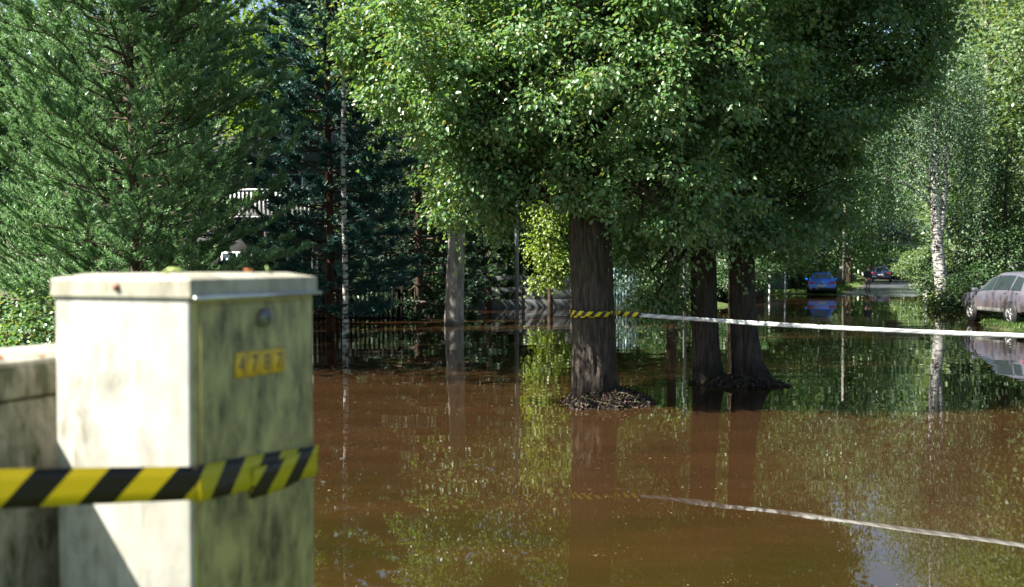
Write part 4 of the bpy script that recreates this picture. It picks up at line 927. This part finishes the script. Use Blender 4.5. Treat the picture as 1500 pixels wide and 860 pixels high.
    rm.lathe([(0, -tw_ * .46), (.05, -tw_ * .44), (.065, -tw_ * .3)], 14, 'y'); rme = rm.mesh('rim'); rme.materials.append(M['rim'])
    am = MB(); am.lathe([(0, -.004), (wr + .055, -.004), (wr + .06, .012), (0, .012)], 28, 'y'); ame = am.mesh('wheel_arch'); ame.materials.append(M['black'])
    for x in wheels:
        for sd in (-1, 1):
            y = sd * (hw - .06)
            o = bpy.data.objects.new('wheel', None); col.objects.link(o); o.parent = t; o.location = (x - L_ / 2, y, wr); o.rotation_euler = (0, 0, 0 if sd < 0 else PI); o.empty_display_size = .1
            a_ = obj('tyre', tme, None, o, True); b_ = obj('rim', rme, None, o); e_ = obj('wheel_arch', ame, None, o); e_.location = (0, -.062, .0)
    lx = -L_ / 2
    z0, z1, yw = lamp
    for sd in (-1, 1):
        m = MB(); m.box(lx - .012, lx + .16, min(sd * hw * yw, sd * (hw - .035)), max(sd * hw * yw, sd * (hw - .035)), z0, z1, bev=.02); m.build('tail_light', M['red_lens'], t)
        s_ = sec(L_ - .04); m = MB(); m.box(-lx - .14, -lx + .006, min(sd * s_[3][0] * .55, sd * s_[3][0] * .93), max(sd * s_[3][0] * .55, sd * s_[3][0] * .93), s_[5][1] - .22, s_[5][1] - .06, bev=.02); m.build('headlight', M['lamp_lens'], t)
        m = MB(); xm = glass_front[0] + (glass_front[1] - glass_front[0]) * .75
        s_ = sec(xm); m.box(xm - L_ / 2 - .05, xm - L_ / 2 + .07, min(sd * (s_[5][0] - .02), sd * (s_[5][0] + .17)), max(sd * (s_[5][0] - .02), sd * (s_[5][0] + .17)), s_[5][1] + .01, s_[5][1] + .14, bev=.03); m.build('mirror', paintm, t)
    part_box('number_plate', M['plate'], t, lx - .022, lx - .012, -.26, .26, plate_z, plate_z + .115, bev=.003)
    part_box('bumper', M['black'], t, lx - .03, lx + .10, -hw * .86, hw * .86, float(S[0, 1]) - .06, float(S[0, 1]) + .12, bev=.03)
    if spoiler: part_box('spoiler', paintm, t, lx + .18, lx + .42, -hw * .62, hw * .62, spoiler, spoiler + .035, bev=.012)
    return t
hatch = [(0, .34, .86, .9, .74, .84, .62), (.10, .26, .9, 1.02, .82, .9, .66), (.55, .22, .93, 1.38, .86, .91, .58), (1.1, .2, .94, 1.45, .87, .91, .57), (2.0, .2, .92, 1.44, .87, .91, .57), (2.55, .2, .91, 1.30, .87, .91, .58), (3.15, .2, .90, .96, .87, .91, .66), (3.8, .22, .84, .87, .84, .89, .68), (4.15, .3, .70, .74, .76, .82, .62), (4.25, .36, .62, .64, .7, .76, .55)]
suv = [(0, .5, .95, 1.0, .78, .88, .68), (.12, .42, 1.02, 1.22, .86, .93, .70), (.5, .36, 1.06, 1.58, .9, .95, .63), (1.2, .34, 1.06, 1.69, .91, .95, .61), (2.2, .34, 1.04, 1.68, .91, .95, .61), (2.8, .34, 1.02, 1.52, .91, .95, .62), (3.45, .34, 1.0, 1.08, .91, .95, .72), (4.2, .36, .94, .98, .88, .93, .74), (4.5, .42, .84, .88, .82, .88, .68), (4.6, .48, .74, .76, .76, .82, .6)]
bd = 65.0; bxx = PX(1203, bd + 2.1)
car('parked_car', 'bright blue hatchback parked at the edge of the flood, seen from behind', (bxx, bd + 2.1, .0), math.atan2(RD.y, RD.x) + .10, M['paint_blue'], hatch, 4.25, (.78, 3.4), .32,
    [(.62, 1.35, .16, -.0), (1.42, 2.78, .02, .48)], (2.32, 3.08), (.13, .50), plate_z=.52, lamp=(.72, .84, .5), spoiler=1.0)
nd = 99.0; nxx = PX(1291, nd + 2.2)
car('parked_car', 'dark navy estate car parked on the verge under the utility pole', (nxx, nd + 2.2, float(gz(nxx, nd)) + .02), math.atan2(RD.y, RD.x), M['paint_navy'], suv, 4.6, (.85, 3.6), .35,
    [(.55, 1.45, .2, 0), (1.52, 2.3, 0, 0), (2.36, 3.2, 0, .5)], (2.62, 3.38), (.14, .46), plate_z=.72, lamp=(.84, 1.0, .6))
car('parked_suv', 'muddy mauve-grey SUV with its front wheels in the water', (16.65, 32.75, .03), PI / 2, M['paint_suv'], suv, 4.6, (.9, 3.58), .36,
    [(.42, 1.02, .16, 0), (1.12, 2.22, .0, 0), (2.28, 3.22, 0, .52)], (2.62, 3.40), (.14, .46), plate_z=.78, lamp=(.86, 1.08, .62), cladding=True)

# ------------------------------------------------------------------ person on the road
def skin_mesh(name, verts, edges, radii, mat, parent, root=0, sub=1):
    me = bpy.data.meshes.new(name); me.from_pydata(verts, edges, []); o = bpy.data.objects.new(name, me); col.objects.link(o)
    o.modifiers.new('skin', 'SKIN'); me.update()
    if not me.skin_vertices: 
        bpy.context.view_layer.objects.active = o
        with bpy.context.temp_override(object=o, active_object=o): bpy.ops.mesh.customdata_skin_add()
    for k, r_ in enumerate(radii):
        sv = me.skin_vertices[0].data[k]; sv.radius = r_ if hasattr(r_, '__len__') else (r_, r_); sv.use_root = (k == root)
    s_ = o.modifiers.new('sub', 'SUBSURF'); s_.levels = sub; s_.render_levels = sub
    dg = bpy.context.evaluated_depsgraph_get(); m2 = bpy.data.meshes.new_from_object(o.evaluated_get(dg)); bpy.data.objects.remove(o); m2.name = name; m2.materials.clear()
    return obj(name, m2, mat, parent, True)
pd = 67.0; pxx = PX(1271.5, pd)
per = thing('person', 'person in dark jacket, grey shorts and black boots standing where the road meets the flood', 'person', (pxx, pd, float(gz(pxx, pd)) + .03), PI * .12)
Vv = [(0, 0, .95), (0, .01, 1.12), (0, .015, 1.32), (0, 0, 1.45), (0, -.01, 1.52), (0, -.03, 1.60), (0, -.025, 1.70)]; Ee = [(k, k + 1) for k in range(6)]; Rr = [(.15, .105), (.14, .1), (.16, .105), (.075, .07), (.052, .055), (.075, .09), (.068, .08)]
def chain(start, pts, rad):
    p = start
    for q_, r_ in zip(pts, rad): Vv.append(q_); Rr.append(r_); Ee.append((p, len(Vv) - 1)); p = len(Vv) - 1
    return p
for s_ in (-1, 1):
    e_ = chain(2, [(s_ * .19, .01, 1.40), (s_ * .255, .03, 1.13), (s_ * .24, -.06, .90), (s_ * .235, -.09, .83)], [.058, .045, .032, (.022, .036)])
    for f_ in range(4): chain(e_, [(s_ * (.235 - .004 * f_), -.115 + .018 * f_, .785), (s_ * (.228 - .004 * f_), -.112 + .018 * f_, .745 + .006 * abs(f_ - 1.4))], [.0095, .008])
    chain(e_, [(s_ * .222, -.125, .825), (s_ * .212, -.138, .79)], [.011, .009])
    chain(0, [(s_ * .095, .0, .86), (s_ * .11, -.015, .49), (s_ * .12, .02, .10), (s_ * .125, -.06, .045), (s_ * .13, -.16, .03)], [.092, .058, .042, .042, .032])
body = skin_mesh('body', Vv, Ee, Rr, M['skin'], per)
m = MB(); m.add([(-.012, -.118, 1.655), (.012, -.118, 1.655), (0, -.118, 1.69), (0, -.142, 1.655)], None, [(0, 1, 3), (1, 2, 3), (2, 0, 3)]); m.build('nose', M['skin'], per)
for s_ in (-1, 1):
    m = MB(); m.lathe([(0, .010), (.008, .006), (.011, 0), (0, -.004)], 8, 'x', (s_ * .074, -.025, 1.655)); m.build('ear', M['skin'], per)
    m = MB(); m.lathe([(0, -.006), (.009, 0), (0, .004)], 8, 'y', (s_ * .03, -.113, 1.69)); m.build('eye', M['black'], per)
m = MB(); m.box(-.022, .022, -.118, -.108, 1.616, 1.624); m.build('mouth', M['red_lens'], per)
bm = bmesh.new(); bmesh.ops.create_icosphere(bm, subdivisions=2, radius=1)
for v in bm.verts: v.co = Vector((v.co.x * .088, v.co.y * .098 + .0 + (.012 if v.co.z < .3 else 0), v.co.z * .075 + 1.735 - (.05 if v.co.y > .3 else 0)))
me = bpy.data.meshes.new('hair'); bm.to_mesh(me); bm.free(); obj('hair', me, M['hair'], per, True)
jv = [(0, 0, .92), (0, .01, 1.12), (0, .015, 1.32), (0, 0, 1.46)]; je = [(0, 1), (1, 2), (2, 3)]; jr = [(.175, .13), (.165, .125), (.185, .13), (.085, .08)]
for s_ in (-1, 1):
    a = len(jv); jv += [(s_ * .19, .01, 1.40), (s_ * .255, .03, 1.13), (s_ * .242, -.05, .93)]; jr += [.078, .06, .05]; je += [(2, a), (a, a + 1), (a + 1, a + 2)]
skin_mesh('jacket', jv, je, jr, M['jacket'], per)
sv = [(0, 0, .97)]; se = []; sr = [(.165, .12)]
for s_ in (-1, 1):
    a = len(sv); sv += [(s_ * .1, 0, .84), (s_ * .113, -.012, .52)]; sr += [.108, .085]; se += [(0, a), (a, a + 1)]
skin_mesh('shorts', sv, se, sr, M['shorts'], per)
for s_ in (-1, 1): skin_mesh('boot', [(s_ * .117, .012, .36), (s_ * .12, .02, .12), (s_ * .125, -.06, .05), (s_ * .13, -.17, .035)], [(0, 1), (1, 2), (2, 3)], [.062, .058, .055, .042], M['boots'], per)

# ------------------------------------------------------------------ grass, floating bits
def grass(name, label, pts, lo, hi, rg, w_=.006):
    n = len(pts); A = np.stack([rg.normal(size=n) * .35, rg.normal(size=n) * .35, np.ones(n)], -1); l = rg.uniform(lo, hi, n)
    m = MB(); m.add(*leaves(np.array(pts), A, rg.normal(size=(n, 3)), l, w_ * rg.uniform(.7, 1.5, n), fold=.1)); o = m.build(name, M['grass'])
    o['kind'] = 'stuff'; o['label'] = label; o['category'] = 'grass'; return o
rg = np.random.default_rng(91)
def scatter(n, x0, x1, y0, y1, zmin, rg, p=None):
    x = rg.uniform(x0, x1, n); y = rg.uniform(y0, y1, n); z = gz(x, y); k = (z > zmin) & ((np.abs(road_s(x, y)) > 3.2) | (y < 58))
    return np.stack([x, y, z], -1)[k]
grass('grass', 'short bright lawn under and before the muddy SUV', scatter(26000, 14, 21, 24.5, 37, .02, rg), .05, .12, rg, .022)
grass('grass', 'rough grass on the bank at the foot of the cabinets', scatter(26000, -5, 8, -1.0, 5.2, -.06, rg), .08, .28, rg, .007)
grass('grass', 'green verge between the flood and the dark board fence', scatter(22000, 14, 36, 62, 98, .06, rg), .12, .3, rg, .06)
grass('grass', 'rough grass at the shore under the leaning birch', scatter(9000, 19.5, 27, 40, 58, .0, rg), .15, .4, rg, .04)
rg = np.random.default_rng(92); n = 15000
x = rg.uniform(-4.5, 8.5, n); y = 5.2 + 13.5 * rg.random(n) ** 1.5
k = np.array([mnoise.noise(Vector((a * .5, b * .8, 3.1))) + .8 * mnoise.noise(Vector((a * 1.9, b * 3.2, 1))) - .03 * a for a, b in zip(x, y)]) > .12; x, y = x[k], y[k]; n = len(x)
P = np.stack([x, y, np.full(n, .004)], -1); a = rg.uniform(0, 6.28, n); l = .006 + .016 * rg.random(n) ** 2 + .03 * (rg.random(n) > .993)
m = MB(); m.add(*leaves(P, np.stack([np.cos(a), np.sin(a), np.zeros(n)], -1), np.tile([0., 0, 1], (n, 1)) + rg.normal(size=(n, 3)) * .08, l, l * .5, fold=.05))
o = m.build('floating_debris', M['debris']); o['kind'] = 'stuff'; o['label'] = 'leaf bits and specks floating on the brown water'; o['category'] = 'debris'
